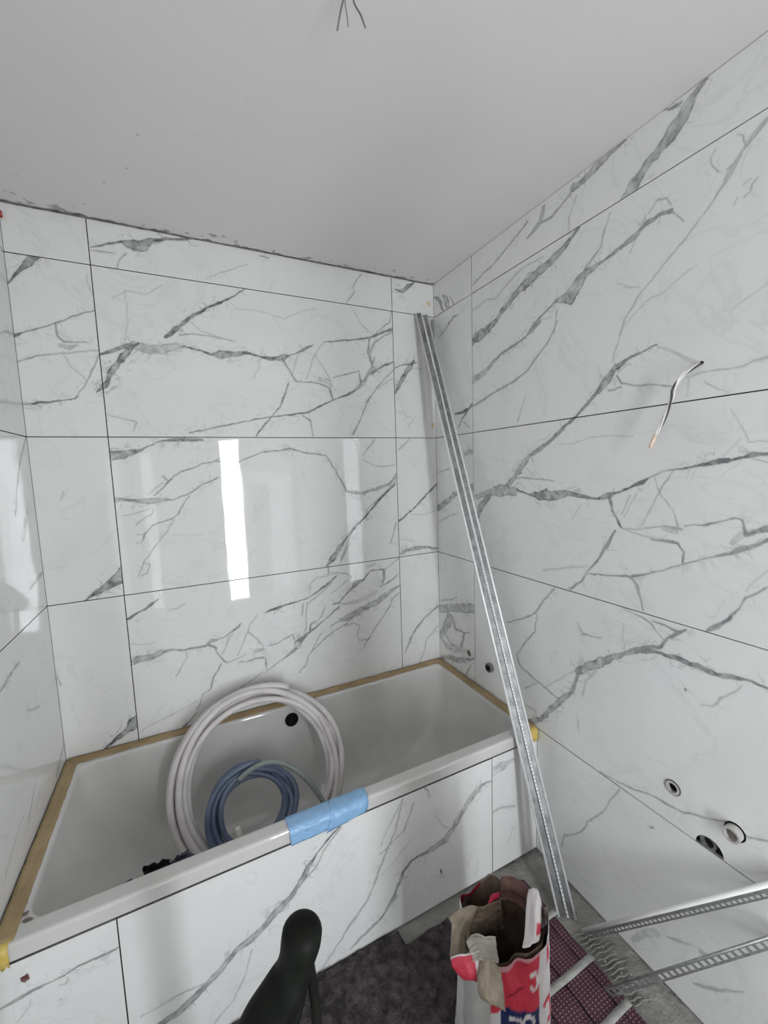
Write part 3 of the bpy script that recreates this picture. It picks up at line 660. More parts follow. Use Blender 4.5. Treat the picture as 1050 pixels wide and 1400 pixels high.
# ------------------------------------------------------------------ the room
G = 0.0016                                      # half joint
Z5 = [0.530, 1.133, 1.7364, 2.3394, HC-0.002]
def structure(o, label=None):
    o['kind'] = 'structure'
    if label: o['label'] = label
    return o
wb = structure(box('wall_back', XL-0.15, 0.15, THICK+0.001, 0.15, -0.05, HC+0.02, GROUT), 'back wall of white marble tiles with grey veins above the bathtub')
wr = structure(box('wall_right', THICK+0.012, 0.16, -2.0, 0.15, -0.05, HC+0.02, GROUT), 'right wall of large white marble tiles with pipe outlets and a wire')
wl = structure(box('wall_left', XL-0.16, XL-THICK-0.001, -ROOM_D, 0.15, -0.05, HC+0.02, GROUT), 'left wall of marble tiles beside the head of the bathtub')
XV = [XL+0.001, -1.4411, -0.2371, -0.001]
for r in range(4):
    for c in range(3):
        tile('B', wb, XV[c]+(G if c else 0), XV[c+1]-(G if c < 2 else 0), Z5[r]+G, Z5[r+1]-(G if r < 3 else 0), 3.4)
HOLES_R4 = [(-1.2, 0.644, 0.021), (-1.35, 0.632, 0.023), (-1.297, 0.5335, 0.033)]
YV = [-0.001, -0.3053, -1.509]
for r in range(4):
    for c in range(2):
        hl = HOLES_R4 if (r == 0 and c == 1) else ()
        tile('R', wr, YV[c+1]+G, YV[c]-(G if c else 0), Z5[r]+G, Z5[r+1]-(G if r < 3 else 0), 3.4 if c == 0 else 2.6, hl)
    tile('R', wr, -2.0, YV[2]-G, Z5[r]+G, Z5[r+1]-(G if r < 3 else 0), 60)
tile('R', wr, -1.509+G, PANEL_Y-0.001, 0.002, Z5[0]-G, 2.3)
tile('R', wr, -2.0, -1.509-G, 0.002, Z5[0]-G, 60)
for r in range(4):
    tile('L', wl, -0.90+G, -0.001, Z5[r]+G, Z5[r+1]-(G if r < 3 else 0), 5.0)
    tile('L', wl, -2.104+G, -0.90-G, Z5[r]+G, Z5[r+1]-(G if r < 3 else 0), 60)
    tile('L', wl, -ROOM_D, -2.104-G, Z5[r]+G, Z5[r+1]-(G if r < 3 else 0), 60)
tile('L', wl, -2.104+G, PANEL_Y-0.02, 0.002, Z5[0]-G, 60)
tile('L', wl, -ROOM_D, -2.104-G, 0.002, Z5[0]-G, 60)

def slab_grid(name, x0, x1, y0, y1, z, nx, ny, mat, f=None, thick=0.05, up=True):
    V = []; Fc = []
    for i in range(nx+1):
        for j in range(ny+1):
            x = x0+(x1-x0)*i/nx; y = y0+(y1-y0)*j/ny
            V.append((x, y, z+(f(x, y) if f else 0)))
    for i in range(nx):
        for j in range(ny):
            a = i*(ny+1)+j; q = (a, a+ny+1, a+ny+2, a+1); Fc.append(q if up else q[::-1])
    n = len(V); zb = z-thick if up else z+thick
    V += [(x0, y0, zb), (x1, y0, zb), (x1, y1, zb), (x0, y1, zb)]; Fc.append((n, n+1, n+2, n+3)[::-1] if up else (n, n+1, n+2, n+3))
    return link(name, mesh(name, V, Fc), mat, smooth=True)
ce = structure(slab_grid('ceiling', XL-0.16, 0.16, -ROOM_D-0.1, 0.15, HC, 60, 90, CEIL, lambda x, y: 0.004*float(fbm(np.array(x*3.0), np.array(y*3.0), 77)), 0.06, up=False), 'plastered ceiling with dirt specks along the back wall')
fl = structure(slab_grid('floor', XL-0.15, 0.15, -ROOM_D-0.1, 0.15, 0.0, 150, 260, SCREED, lambda x, y: -0.006+0.010*float(fbm(np.array(x*14.0), np.array(y*14.0), 91, 4)), 0.08), 'rough grey cement screed floor')
# rear wall with the doorway and the narrow daylight gap (behind the camera)
rw = bmesh.new()
for (x0, x1, z0, z1) in ((XL-0.16, -1.59, -0.05, HC+0.02), (-1.47, -0.825, -0.05, HC+0.02), (-0.615, -0.56, -0.05, HC+0.02), (-0.04, 0.16, -0.05, HC+0.02), (-1.59, -1.47, 1.82, HC+0.02), (-1.59, -1.47, -0.05, 0.18),
                         (-0.825, -0.615, 1.97, HC+0.02), (-0.825, -0.615, -0.05, 0.15), (-0.56, -0.04, 1.62, HC+0.02), (-0.56, -0.04, -0.05, 0.18)):
    box_bm(x0, x1, -ROOM_D-0.12, -ROOM_D, z0, z1, rw)
structure(link('wall_rear', bm_mesh('wall_rear', rw), WALLPAINT), 'rear plaster wall with three narrow window openings')
rs = bmesh.new()
box_bm(0.0, 0.16, -ROOM_D-0.1, -2.001, -0.05, HC+0.02, rs)
structure(link('wall_side', bm_mesh('wall_side', rs), WALLPAINT), 'side plaster wall near the camera')

# ------------------------------------------------------------------ bathtub
def rrect(x0, x1, y0, y1, r, z, n=8):
    pts = []
    for (cx, cy, a0) in ((x1-r, y1-r, 0), (x0+r, y1-r, 90), (x0+r, y0+r, 180), (x1-r, y0+r, 270)):
        for k in range(n+1):
            a = math.radians(a0+90*k/n); pts.append((cx+r*math.cos(a), cy+r*math.sin(a), z))
    # add intermediate points on straight edges for smooth shading
    out = []
    for i in range(len(pts)):
        p, q = Vector(pts[i]), Vector(pts[(i+1) % len(pts)]); out.append(p)
        if i % (n+1) == n:
            for k in range(1, 8): out.append(p.lerp(q, k/8))
    return out
def loft(rings, closed_bottom=True):
    V = []; Fc = []; n = len(rings[0])
    for r in rings: V += list(r)
    for i in range(len(rings)-1):
        for k in range(n):
            Fc.append((i*n+k, i*n+(k+1) % n, (i+1)*n+(k+1) % n, (i+1)*n+k))
    if closed_bottom: Fc.append(tuple((len(rings)-1)*n+k for k in range(n)))
    return V, Fc
tub = empty('bathtub', (-0.84, -0.35, 0.0), 'long white bathtub set between three marble walls', 'bathtub')
RT = 0.534
X0, X1, Y0, Y1 = XL+0.003, -0.003, -0.6985, -0.004
rings = [rrect(X0+0.004, X1-0.004, Y0+0.012, Y1-0.012, 0.01, 0.494),
         rrect(X0, X1, Y0, Y1, 0.010, 0.4915), rrect(X0, X1, Y0, Y1, 0.010, 0.494), rrect(X0, X1, Y0, Y1, 0.010, 0.5245), rrect(X0, X1, Y0, Y1, 0.010, 0.5265),
         rrect(X0+0.0015, X1-0.0015, Y0+0.0020, Y1-0.0015, 0.010, 0.5312), rrect(X0+0.004, X1-0.004, Y0+0.0055, Y1-0.004, 0.010, RT-0.0006),
         rrect(X0+0.007, X1-0.007, Y0+0.0085, Y1-0.006, 0.012, RT), rrect(X0+0.010, X1-0.010, Y0+0.012, Y1-0.010, 0.014, RT), rrect(X0+0.032, X1-0.030, Y0+0.040, Y1-0.030, 0.035, RT), rrect(X0+0.036, X1-0.033, Y0+0.0445, Y1-0.034, 0.040, RT-0.0006),
         rrect(X0+0.042, X1-0.037, Y0+0.050, Y1-0.039, 0.046, RT-0.004), rrect(X0+0.048, X1-0.041, Y0+0.055, Y1-0.043, 0.052, RT-0.011), rrect(X0+0.050, X1-0.042, Y0+0.057, Y1-0.044, 0.055, RT-0.018)]
x0i, x1i, y0i, y1i = X0+0.050, X1-0.042, Y0+0.057, Y1-0.044
for k in range(1, 15):
    t = k/14; z = (RT-0.018)*(1-t)+0.115*t
    e = t**1.6; c = max(0, (t-0.72)/0.28); e2 = c*c
    rings.append(rrect(x0i+0.30*e+0.05*e2, x1i-0.11*e-0.06*e2, y0i+0.05*e+0.06*e2, y1i-0.045*e-0.06*e2, 0.055+0.08*t, z-0.018*e2))
for k in (1, 2, 3):
    e = k/3
    rings.append(rrect(x0i+0.35+0.05*e, x1i-0.17-0.04*e, y0i+0.11+0.03*e, y1i-0.105-0.03*e, 0.135, 0.097-0.006*e))
V, Fc = loft(rings)
shell = link('tub_shell', mesh('tub_shell', V, Fc), ACRYL, tub, smooth=True)
# overflow hole and drain
def disc(name, c, nrm, r, depth, mat, parent, seg=24, inner=None):
    bm = bmesh.new()
    bmesh.ops.create_cone(bm, cap_ends=True, segments=seg, radius1=r, radius2=inner if inner else r, depth=depth)
    me = bm_mesh(name, bm)
    o = link(name, me, mat, parent, smooth=False)
    q = Vector(nrm).to_track_quat('Z', 'Y').to_matrix().to_4x4()
    me.transform(Matrix.Translation(c) @ q)
    return o
def ring(name, c, nrm, ro, ri, depth, mat, parent, seg=28):
    V = []; Fc = []
    for (r, z) in ((ro, 0), (ro, depth), (ri, depth), (ri, 0)):
        for k in range(seg):
            a = 2*math.pi*k/seg; V.append(Vector((r*math.cos(a), r*math.sin(a), z)))
    for j in range(4):
        for k in range(seg): Fc.append((j*seg+k, j*seg+(k+1) % seg, ((j+1) % 4)*seg+(k+1) % seg, ((j+1) % 4)*seg+k))
    q = Matrix.Translation(c) @ Vector(nrm).to_track_quat('Z', 'Y').to_matrix().to_4x4()
    return link(name, mesh(name, [q @ v for v in V], Fc), mat, parent, smooth=False)
disc('overflow_hole', (-0.842, -0.0500, 0.466), (0, -1, 0.1), 0.030, 0.012, BLACK, tub)  # solid disc; shade inside the opening is put into its black colour
ring('drain_ring', (-0.84, -0.34, 0.0905), (0, 0, 1), 0.040, 0.030, 0.003, STEEL, tub)

# front panel of three tiles
fp = structure(box('wall_tub_panel', XL+0.001, -0.001, PANEL_Y+THICK+0.001, PANEL_Y+0.05, 0.0, 0.4885, GROUT), 'tiled apron wall below the rim of the bathtub')
PX = [XL+0.001, -1.4367, -0.2324, -0.001]
for c in range(3):
    tile('P', fp, PX[c]+(G if c else 0), PX[c+1]-(G if c < 2 else 0), 0.004, 0.4815, 2.6)

# ------------------------------------------------------------------ sealing tape round the rim
def strip(name, A, B, wdir, width, zrise, mat, n=60, jit=0.002, seed=0):
    A, B, wd = Vector(A), Vector(B), Vector(wdir); V = []; Fc = []; m = 5
    for i in range(n+1):
        p = A.lerp(B, i/n)
        for j in range(m):
            s = j/(m-1)
            e = jit*(random.random()-0.5)*(1 if j in (0, m-1) else 0.3)
            q = p + wd*(width*s+e) + Vector((0, 0, zrise*(1-s)**1.4+0.0012+0.0008*math.sin(i*0.9+j)))
            V.append(q)
    for i in range(n):
        for j in range(m-1): a = i*m+j; Fc.append((a, a+1, a+m+1, a+m))
    me = mesh(name, V, Fc); o = link(name, me, mat, None, smooth=True)
    s = o.modifiers.new('t', 'SOLIDIFY'); s.thickness = 0.0015; s.offset = 1
    return o
tag(strip('sealing_tape', (XL+0.010, -0.008, RT), (-0.008, -0.008, RT), (0, -1, 0), 0.036, 0.006, TAPE, 90), 'long tan sealing tape along the back wall edge of the bathtub', 'tape', 'tan tape round the tub rim')
tag(strip('sealing_tape', (XL+0.004, -0.012, RT), (XL+0.006, -0.690, RT), (1, 0, 0), 0.038, 0.006, TAPE, 50), 'tan sealing tape on the tub rim beside the left wall', 'tape', 'tan tape round the tub rim')
tag(strip('sealing_tape', (-0.008, -0.012, RT), (-0.006, -0.690, RT), (-1, 0, 0), 0.036, 0.006, TAPE, 50), 'tan sealing tape on the tub rim beside the right wall', 'tape', 'tan tape round the tub rim')
def tape_end(x0, x1, label):
    V = []; Fc = []; prof = [(-0.672, RT+0.0015), (-0.69, RT+0.0015), (-0.7005, RT-0.003), (-0.7022, RT-0.012), (-0.7022, 0.505), (-0.7018, 0.484)]
    n = 8
    for i in range(n+1):
        for j, (y, z) in enumerate(prof):
            V.append((x0+(x1-x0)*i/n, y+0.001*math.sin(i*1.3+j)-0.0004, z+(0.004*math.sin(i*2.1) if j == 5 else 0)))
    for i in range(n):
        for j in range(5): a = i*6+j; Fc.append((a, a+1, a+7, a+6))
    o = link('tape_end', mesh('tape_end', V, Fc), TAPE_Y, None, smooth=True)
    s = o.modifiers.new('t', 'SOLIDIFY'); s.thickness = 0.001; s.offset = 0
    return tag(o, label, 'tape', 'yellow tape ends')
tape_end(XL+0.003, XL+0.036, 'yellow tape end wrapped over the tub rim at the left wall')
tape_end(-0.040, -0.004, 'yellow tape end on the tub rim behind the leaning steel profiles')

# blue protective film folded over the rim: two overlapping pieces
def film(name, x0, x1, skew, low, label, off, seed):
    V = []; Fc = []
    prof = [(-0.644, RT-0.006), (-0.650, RT+0.002), (-0.665, RT+0.0025), (-0.680, RT+0.0025), (-0.693, RT+0.002), (-0.7025, RT-0.004), (-0.7045, RT-0.014), (-0.7045, RT-0.024), (-0.7045, RT-0.034), (-0.7045, RT-0.046), (-0.7045, RT-0.058)]
    n = 36; m = len(prof)
    for i in range(n+1):
        s = i/n
        for j, (y, z) in enumerate(prof):
            t = j/(m-1); x = x0+(x1-x0)*s + skew*(t-0.5)
            if s == 1: x += 0.012*math.sin(t*2.2)
            wr = 0.0045*float(fbm(np.array(s*9.0+seed), np.array(t*7.0), 5))*(1 if j > 5 else 0.25)
            zz = z
            if j >= 8: zz = max(z, RT-0.034-(low(s)*(j-8)/2))
            V.append((x, y-off-abs(wr), zz+wr*0.6+(off if j < 5 else 0)))
    for i in range(n):
        for j in range(m-1): a = i*m+j; Fc.append((a, a+1, a+m+1, a+m))
    o = link(name, mesh(name, V, Fc), FILM, None, smooth=True)
    sm = o.modifiers.new('t', 'SOLIDIFY'); sm.thickness = 0.0006; sm.offset = 0
    return tag(o, label, 'film', 'pale blue film on the tub rim')
film('protective_film', -1.000, -0.862, 0.006, lambda s: 0.014-0.003*s, 'blue film piece on the tub rim, the one farther from the steel profiles', 0.0, 2.0)
film('protective_film', -0.874, -0.756, -0.030, lambda s: 0.020-0.016*s, 'crumpled blue film piece on the tub rim, the one nearer the steel profiles', 0.0014, 7.0)

# ------------------------------------------------------------------ pipe coils in the tub
def coil_frame(top, bottom, xc):
    """plane through the x axis and the top-bottom line"""
    T, B = Vector(top), Vector(bottom); c = (T+B)/2; v = (T-B).normalized(); u = Vector((1, 0, 0)); n = u.cross(v); R_ = (T-B).length/2
    return c, u, v, n, R_
def coil_turns(c, u, v, n, R_, turns, rp, seed, spread_r, spread_n, a0, a1):
    pts = []; N = 56
    rr = random.Random(seed)
    offs = [(rr.uniform(-1, 1), rr.uniform(-1, 1), rr.uniform(0, 6.28)) for _ in range(turns+2)]
    total = a0 + a1
    M = int(N*(turns))
    for i in range(M+1):
        th = a0 + (2*math.pi*turns + (a1))*i/M
        k = (th-a0)/(2*math.pi); k0 = min(int(k), turns); f = k-int(k); f = f*f*(3-2*f)
        o0, o1 = offs[k0], offs[min(k0+1, turns+1)]
        lr = k0 + f
        layer = lr % 3; row = lr//3
        dr = -spread_r*(turns-lr)/turns*1.0 + 0.006*math.sin(th*1.0+k0) + o0[0]*(1-f)*0.004 + o1[0]*f*0.004
        dn = spread_n*(math.sin(lr*2.4)*0.5) + 0.006*math.sin(th*2+o0[2])
        r = R_ + dr
        pts.append(c + u*(r*math.cos(th)) + v*(r*math.sin(th)) + n*dn)
    return pts
cw = empty('pipe_coil', (-1.01, -0.24, 0.10), 'big coil of white insulated pipe leaning in the bathtub', 'pipe coil')
c, u, v, n, R_ = coil_frame((-1.01, -0.062, 0.680), (-1.01, -0.430, 0.118), -1.01)
RW = 0.0130
offs_w = [(-0.012, 0.012, 0.00), (-0.012, -0.014, 0.35), (-0.036, 0.022, 0.8), (-0.038, -0.002, 1.3), (-0.060, 0.012, 0.2), (-0.062, -0.012, 0.9)]
def turn_pts(c, u, v, n, R0, dr, dn, ph, N=72, sx=0.0, a0=0.0, a1=2*math.pi, wob=0.004):
    P = []
    for i in range(N+1):
        th = a0+(a1-a0)*i/N
        r = R0+dr+wob*math.sin(2*th+ph*5)+wob*0.7*math.sin(3*th+ph*3)
        P.append(c+u*(r*math.cos(th)+sx)+v*(r*math.sin(th))+n*(dn+0.006*math.sin(th+ph*7)))
    return P
def coil_path(offs, c, u, v, n, R0, start, endang, N=72):
    """one continuous path: each turn blends to the next turn's offset"""
    P = []; T = len(offs)
    M = int(N*T)
    for i in range(M+1):
        k = i/N; k0 = min(int(k), T-1); f = k-k0; k1 = min(k0+1, T-1)
        g = max(0.0, (f-0.72)/0.28); g = g*g*(3-2*g)
        dr = offs[k0][0]*(1-g)+offs[k1][0]*g; dn = offs[k0][1]*(1-g)+offs[k1][1]*g; ph = offs[k0][2]*(1-g)+offs[k1][2]*g
        th = start+(2*math.pi*k)
        if th > start+2*math.pi*T+endang: break
        r = R0+dr+0.005*math.sin(2*th+ph*5)+0.003*math.sin(3*th+ph*3)
        P.append(c+u*(r*math.cos(th))+v*(r*math.sin(th))+n*(dn+0.006*math.sin(th+ph*7)))
    return P
tube_obj('coiled_pipe', coil_path(offs_w, c, u, v, n, R_, math.radians(62), 0), RW, PIPE_W, cw, seg=12)
# copper-ended tail of the white pipe, crossing at the right of the coil
tube_obj('pipe_end', smooth_path([(-0.775, -0.30, 0.30), (-0.80, -0.34, 0.275), (-0.835, -0.38, 0.22), (-0.88, -0.42, 0.15)], 6), RW*0.95, PIPE_W, cw, seg=12)

cb = empty('pipe_coil', (-1.06, -0.40, 0.10), 'small coil of blue pipe inside the big white coil', 'pipe coil')
c2, u2, v2, n2, R2 = coil_frame((-1.065, -0.250, 0.455), (-1.065, -0.440, 0.125), -1.06)
R2 = 0.163
c2 = Vector((-1.060, -0.325, 0.330))
offs_b = [(-0.006, 0.012, 0.1), (-0.010, -0.010, 0.6), (-0.026, 0.004, 0.3), (-0.030, -0.018, 1.1), (-0.046, -0.004, 0.7), (-0.050, -0.022, 0.2)]
tube_obj('coiled_pipe', coil_path(offs_b, c2, u2, v2, n2, R2, math.radians(75), 0), 0.0102, PIPE_B, cb, seg=12)
tube_obj('pipe_end', smooth_path([(-1.118, -0.47, 0.330), (-1.121, -0.468, 0.365), (-1.127, -0.462, 0.400)], 4), 0.0085, WIRE_W, cb, seg=12)['label'] = 'whitish cut end of the pipe'
gh = tube_obj('pipe_tail', smooth_path([(-1.10, -0.29, 0.44), (-1.05, -0.292, 0.468), (-0.985, -0.30, 0.478), (-0.92, -0.325, 0.455), (-0.862, -0.355, 0.40), (-0.825, -0.39, 0.345), (-0.80, -0.42, 0.29)], 8), 0.0100, PIPE_G, cb, seg=12)
gh['label'] = 'grey green tail of the pipe'

# crumpled scraps of dark film on the tub bottom behind the rim
def crumple(name, loc, s, mat, label, cat, seed, flat=0.6, parent=None, group=None, sub=3):
    bm = bmesh.new(); bmesh.ops.create_icosphere(bm, subdivisions=sub, radius=1.0)
    rr = random.Random(seed)
    for vv in bm.verts:
        k = 1+0.55*(rr.random()-0.5)+0.35*math.sin(vv.co.x*4+seed)*math.cos(vv.co.y*5)
        vv.co = Vector((vv.co.x*s[0]*k, vv.co.y*s[1]*k, vv.co.z*s[2]*k*flat))
    me = bm_mesh(name, bm); me.transform(Matrix.Translation(loc))
    o = link(name, me, mat, parent)
    if label: tag(o, label, cat, group)
    return o
crumple('film_scrap', (-1.300, -0.480, 0.372), (0.032, 0.018, 0.034), DARKBLUE, 'crumpled dark blue film scrap behind the tub rim beside the white coil', 'scrap', 3)
crumple('film_scrap', (-1.372, -0.470, 0.368), (0.036, 0.020, 0.040), BLACK, 'crumpled black and tan wrapping scrap in the tub left of the coils', 'scrap', 8)
crumple('film_scrap', (-1.440, -0.490, 0.372), (0.034, 0.014, 0.016), DARKBLUE, 'thin dark blue film scrap in the tub farthest from the coils', 'scrap', 5)

# ------------------------------------------------------------------ steel profiles leaning in the corner
def frame_along(A, B, side):
    A, B = Vector(A), Vector(B); t = (B-A).normalized(); s = Vector(side); s = (s-t*s.dot(t)).normalized(); nn = t.cross(s); return A, B, t, s, nn
def extrude_section(A, B, side, sec, closed=True, n=1):
    A, B, t, s, nn = frame_along(A, B, side); V = []; Fc = []; m = len(sec)
    for i in range(n+1):
        p = A.lerp(B, i/n)
        for (a, b2) in sec: V.append(p+s*a+nn*b2)
    for i in range(n):
        for k in range(m if closed else m-1): Fc.append((i*m+k, i*m+(k+1) % m, (i+1)*m+(k+1) % m, (i+1)*m+k))
    if closed: Fc.append(tuple(range(m))[::-1]); Fc.append(tuple(n*m+k for k in range(m)))
    return V, Fc
def channel(name, A, B, side, wd, lip, t, mat, parent):
    sec = [(0, 0), (wd, 0), (wd, lip), (wd-0.004, lip), (wd-0.004, lip-t), (wd-t, lip-t), (wd-t, t), (t, t), (t, lip-t), (0.004, lip-t), (0.004, lip), (0, lip)]
    V, Fc = extrude_section(A, B, side, sec); return link(name, mesh(name, V, Fc), mat, parent)
def bar(bm_v, bm_f, a, b, s, nn, w1, w2):
    k = len(bm_v)
    for p in (a, b):
        for (x, y) in ((0, 0), (w1, 0), (w1, w2), (0, w2)): bm_v.append(p+s*x+nn*y)
    for i in range(4): bm_f.append((k+i, k+(i+1) % 4, k+4+(i+1) % 4, k+4+i))
    bm_f.append((k, k+1, k+2, k+3)[::-1]); bm_f.append((k+4, k+5, k+6, k+7))
def perforated(A, B, side, solid, hole, rail, pitch, rung, t):
    """solid web, then a row of punched square holes, then an outer rail"""
    A, B, tt, s, nn = frame_along(A, B, side); V = []; Fc = []
    bar(V, Fc, A, B, s, nn, solid, t)
    bar(V, Fc, A+s*(solid+hole), B+s*(solid+hole), s, nn, rail, t)
    L = (B-A).length; k = 0.0
    while k < L-rung:
        p = A+tt*k+s*solid; bar(V, Fc, p, p+tt*rung, s, nn, hole, t); k += pitch
    return V, Fc
E1B, E1T = Vector((-0.135, -0.925, 0.004)), Vector((-0.118, -0.022, 2.335))
SV = Vector((0.80, -0.60, 0.0))
STEEL_GLINT = noise_mat('zinc_edge_glint', (0.84, 0.85, 0.86), (0.96, 0.965, 0.97), 140, 0.28, metal=0.25, bump=0.25, bscale=160, dist=0.001)  # highlights along the steel edges put into a pale base colour
STEEL_WEB_SHADED = noise_mat('zinc_web_shaded', (0.24, 0.25, 0.25), (0.40, 0.41, 0.42), 30, 0.30, metal=0.9, bump=0.15, bscale=50, dist=0.002)  # same steel, darkened in colour for the dark floor it mirrors
p1 = empty('steel_profile', tuple(E1B), 'plain galvanised steel bead leaning in the corner, foot nearer the paper sack', 'metal profile', 'steel profiles leaning in the corner')
V, Fc = tube([E1B, E1T], 0.0044, 10); link('bead_nose', mesh('bead_nose', V, Fc), STEEL_GLINT, p1, smooth=True)
V, Fc = extrude_section(E1B, E1T, SV, [(0.0, 0), (0.023, 0), (0.023, 0.006), (0.0218, 0.006), (0.0218, 0.0012), (0, 0.0012)])
link('solid_flange', mesh('solid_flange', V, Fc), STEEL_WEB_SHADED, p1)
V, Fc = extrude_section(E1B, E1T, SV, [(-0.0028, 0), (0.0, 0), (0.0, 0.022), (-0.0010, 0.022)])
link('side_flange', mesh('side_flange', V, Fc), STEEL_WEB_SHADED, p1)
B2, T2 = E1B+SV*0.0285, E1T+SV*0.0285+Vector((0, 0, -0.012))
p2 = empty('steel_profile', tuple(B2), 'perforated galvanised corner bead leaning in the corner, foot nearer the right wall', 'metal profile', 'steel profiles leaning in the corner')
V, Fc = perforated(B2, T2, SV, 0.0016, 0.0030, 0.0010, 0.013, 0.0075, 0.0010)
link('perforated_flange', mesh('perforated_flange', V, Fc), STEEL_GLINT, p2)
V, Fc = extrude_section(B2, T2, SV, [(0.0056, 0), (0.026, 0), (0.026, 0.0012), (0.0056, 0.0012)])
link('solid_flange', mesh('solid_flange', V, Fc), STEEL_WEB_SHADED, p2)
V, Fc = tube([B2+SV*0.027, T2+SV*0.027], 0.0044, 10); link('bead_nose', mesh('bead_nose', V, Fc), STEEL_GLINT, p2, smooth=True)
p3 = empty('steel_profile', (-0.075, -0.90, 0.004), 'thin bowed galvanised strip leaning behind the other profiles in the corner', 'metal profile', 'steel profiles leaning in the corner')
pp = smooth_path([(-0.022, -0.010, 2.325), (-0.034, -0.035, 2.17), (-0.070, -0.16, 1.85), (-0.090, -0.45, 1.15), (-0.095, -0.74, 0.45), (-0.098, -0.905, 0.006)], 8)
V = []; Fc = []
for i, p in enumerate(pp):
    for (a, b2) in ((0, 0), (0.012, -0.003), (0.012, -0.004), (0, -0.001)): V.append(p+Vector((a, b2, 0)))
for i in range(len(pp)-1):
    for k in range(4): Fc.append((i*4+k, i*4+(k+1) % 4, (i+1)*4+(k+1) % 4, (i+1)*4+k))
Fc += [(3, 2, 1, 0), tuple((len(pp)-1)*4+k for k in range(4))]
link('strip', mesh('strip', V, Fc), STEEL_DULL, p3)

# ------------------------------------------------------------------ perforated beads lying across the lower right corner
def bead(A, B, down, label, nose_mat, web_mat, nose_r, solid, hole, rail, pitch, rung):
    A, B = Vector(A), Vector(B)
    root = empty('plaster_bead', tuple(A), label, 'plaster bead', 'plaster beads by the right wall')
    V, Fc = tube([A, A.lerp(B, 0.5), B], nose_r, 10); link('bead_nose', mesh('bead_nose', V, Fc), nose_mat, root, smooth=True)
    V, Fc = perforated(A, B, down, solid, hole, rail, pitch, rung, 0.0008)
    link('perforated_flange', mesh('perforated_flange', V, Fc), web_mat, root)
bead((-0.116, -1.007, 0.030), (-0.016, -1.456, 0.607), (0.35, -0.25, -1), 'white-nosed perforated plaster bead resting on the right wall, the upper one', WHITE_NOSE, STEEL_DULL, 0.0060, 0.017, 0.008, 0.005, 0.017, 0.006)
bead((-0.194, -1.141, 0.030), (-0.014, -1.450, 0.458), (0.35, -0.25, -1), 'dull grey perforated plaster bead resting on the right wall, the lower one', STEEL_DULL, STEEL_DULL, 0.0030, 0.007, 0.015, 0.007, 0.020, 0.008)

# ------------------------------------------------------------------ outlets in the right wall
o1 = empty('pipe_outlet', (0, -1.2, 0.644), 'black-lined round outlet in the right wall, higher and left of the white pipe stub', 'pipe outlet', 'pipe outlets in the right wall')
ring('rim', (0.008, -1.2, 0.644), (-1, 0, 0), 0.0195, 0.013, 0.011, PVC, o1)
ring('gasket', (0.010, -1.2, 0.644), (-1, 0, 0), 0.0215, 0.0185, 0.012, BLACK, o1)
disc('recess', (0.0175, -1.2, 0.644), (-1, 0, 0), 0.021, 0.003, HOLE_SHADE, o1)
o2 = empty('pipe_outlet', (0, -1.35, 0.632), 'pale plastic pipe stub sticking out of the right wall', 'pipe outlet', 'pipe outlets in the right wall')
ring('stub', (0.010, -1.35, 0.632), (-1, 0, 0), 0.0195, 0.0145, 0.032, PVC, o2)
ring('gasket', (0.010, -1.35, 0.632), (-1, 0, 0), 0.0235, 0.0190, 0.0115, BLACK, o2)
disc('inner_plug', (0.004, -1.35, 0.632), (-1, 0, 0), 0.0145, 0.004, PVC, o2)
disc('recess', (0.0175, -1.35, 0.632), (-1, 0, 0), 0.0235, 0.003, HOLE_SHADE, o2)
o3 = empty('pipe_outlet', (0, -1.297, 0.5335), 'half-round dark pipe opening cut at the tile joint of the right wall', 'pipe outlet', 'pipe outlets in the right wall')
disc('recess', (0.0175, -1.297, 0.5335), (-1, 0, 0), 0.035, 0.003, HOLE_SHADE, o3)
ring('pipe', (0.017, -1.290, 0.545), (-1, 0, 0), 0.020, 0.013, 0.010, WIRE_G, o3)
o4 = empty('pipe_outlet', (0, -0.262, 0.669), 'small pale plastic outlet on the right wall next to the room corner', 'pipe outlet', 'pipe outlets in the right wall')
ring('rim', (0.002, -0.262, 0.669), (-1, 0, 0), 0.024, 0.017, 0.006, WIRE_W, o4)
disc('recess', (-0.001, -0.262, 0.669), (-1, 0, 0), 0.018, 0.002, WIRE_G, o4)
o5 = empty('pipe_outlet', (0, -0.418, 0.665), 'small black outlet with a ring on the right wall above the tub rim', 'pipe outlet', 'pipe outlets in the right wall')
ring('collar', (0.002, -0.418, 0.665), (-1, 0, 0), 0.021, 0.012, 0.018, WIRE_G, o5)
disc('plug', (-0.012, -0.418, 0.665), (-1, 0, 0), 0.013, 0.016, BLACK, o5)

# ------------------------------------------------------------------ cables
wc = empty('wall_wire', (0, -1.221, 1.826), 'twisted pair of white and dark wires hanging from the right wall', 'wire')
base = smooth_path([(0.004, -1.223, 1.827), (-0.018, -1.209, 1.814), (-0.030, -1.190, 1.796), (-0.035, -1.178, 1.768), (-0.035, -1.174, 1.739), (-0.040, -1.160, 1.695), (-0.045, -1.143, 1.655)], 10)
for ph, mt in ((0, WIRE_W), (math.pi, WIRE_D), (math.pi/2, WIRE_W)):
    pts = [p+Vector((0.0028*math.cos(ph+i*0.16), 0.0028*math.sin(ph+i*0.16), 0.0020*math.sin(ph+i*0.16))) for i, p in enumerate(base)]
    tube_obj('strand', pts, 0.0025, mt, wc, seg=8)
tube_obj('bare_end', [(-0.045, -1.143, 1.656), (-0.047, -1.138, 1.640), (-0.049, -1.133, 1.624), (-0.050, -1.130, 1.617)], 0.003, COPPER, wc, seg=8, radii=[0.0036, 0.0056, 0.0048, 0.0014])['label'] = 'pale copper end of the wires'
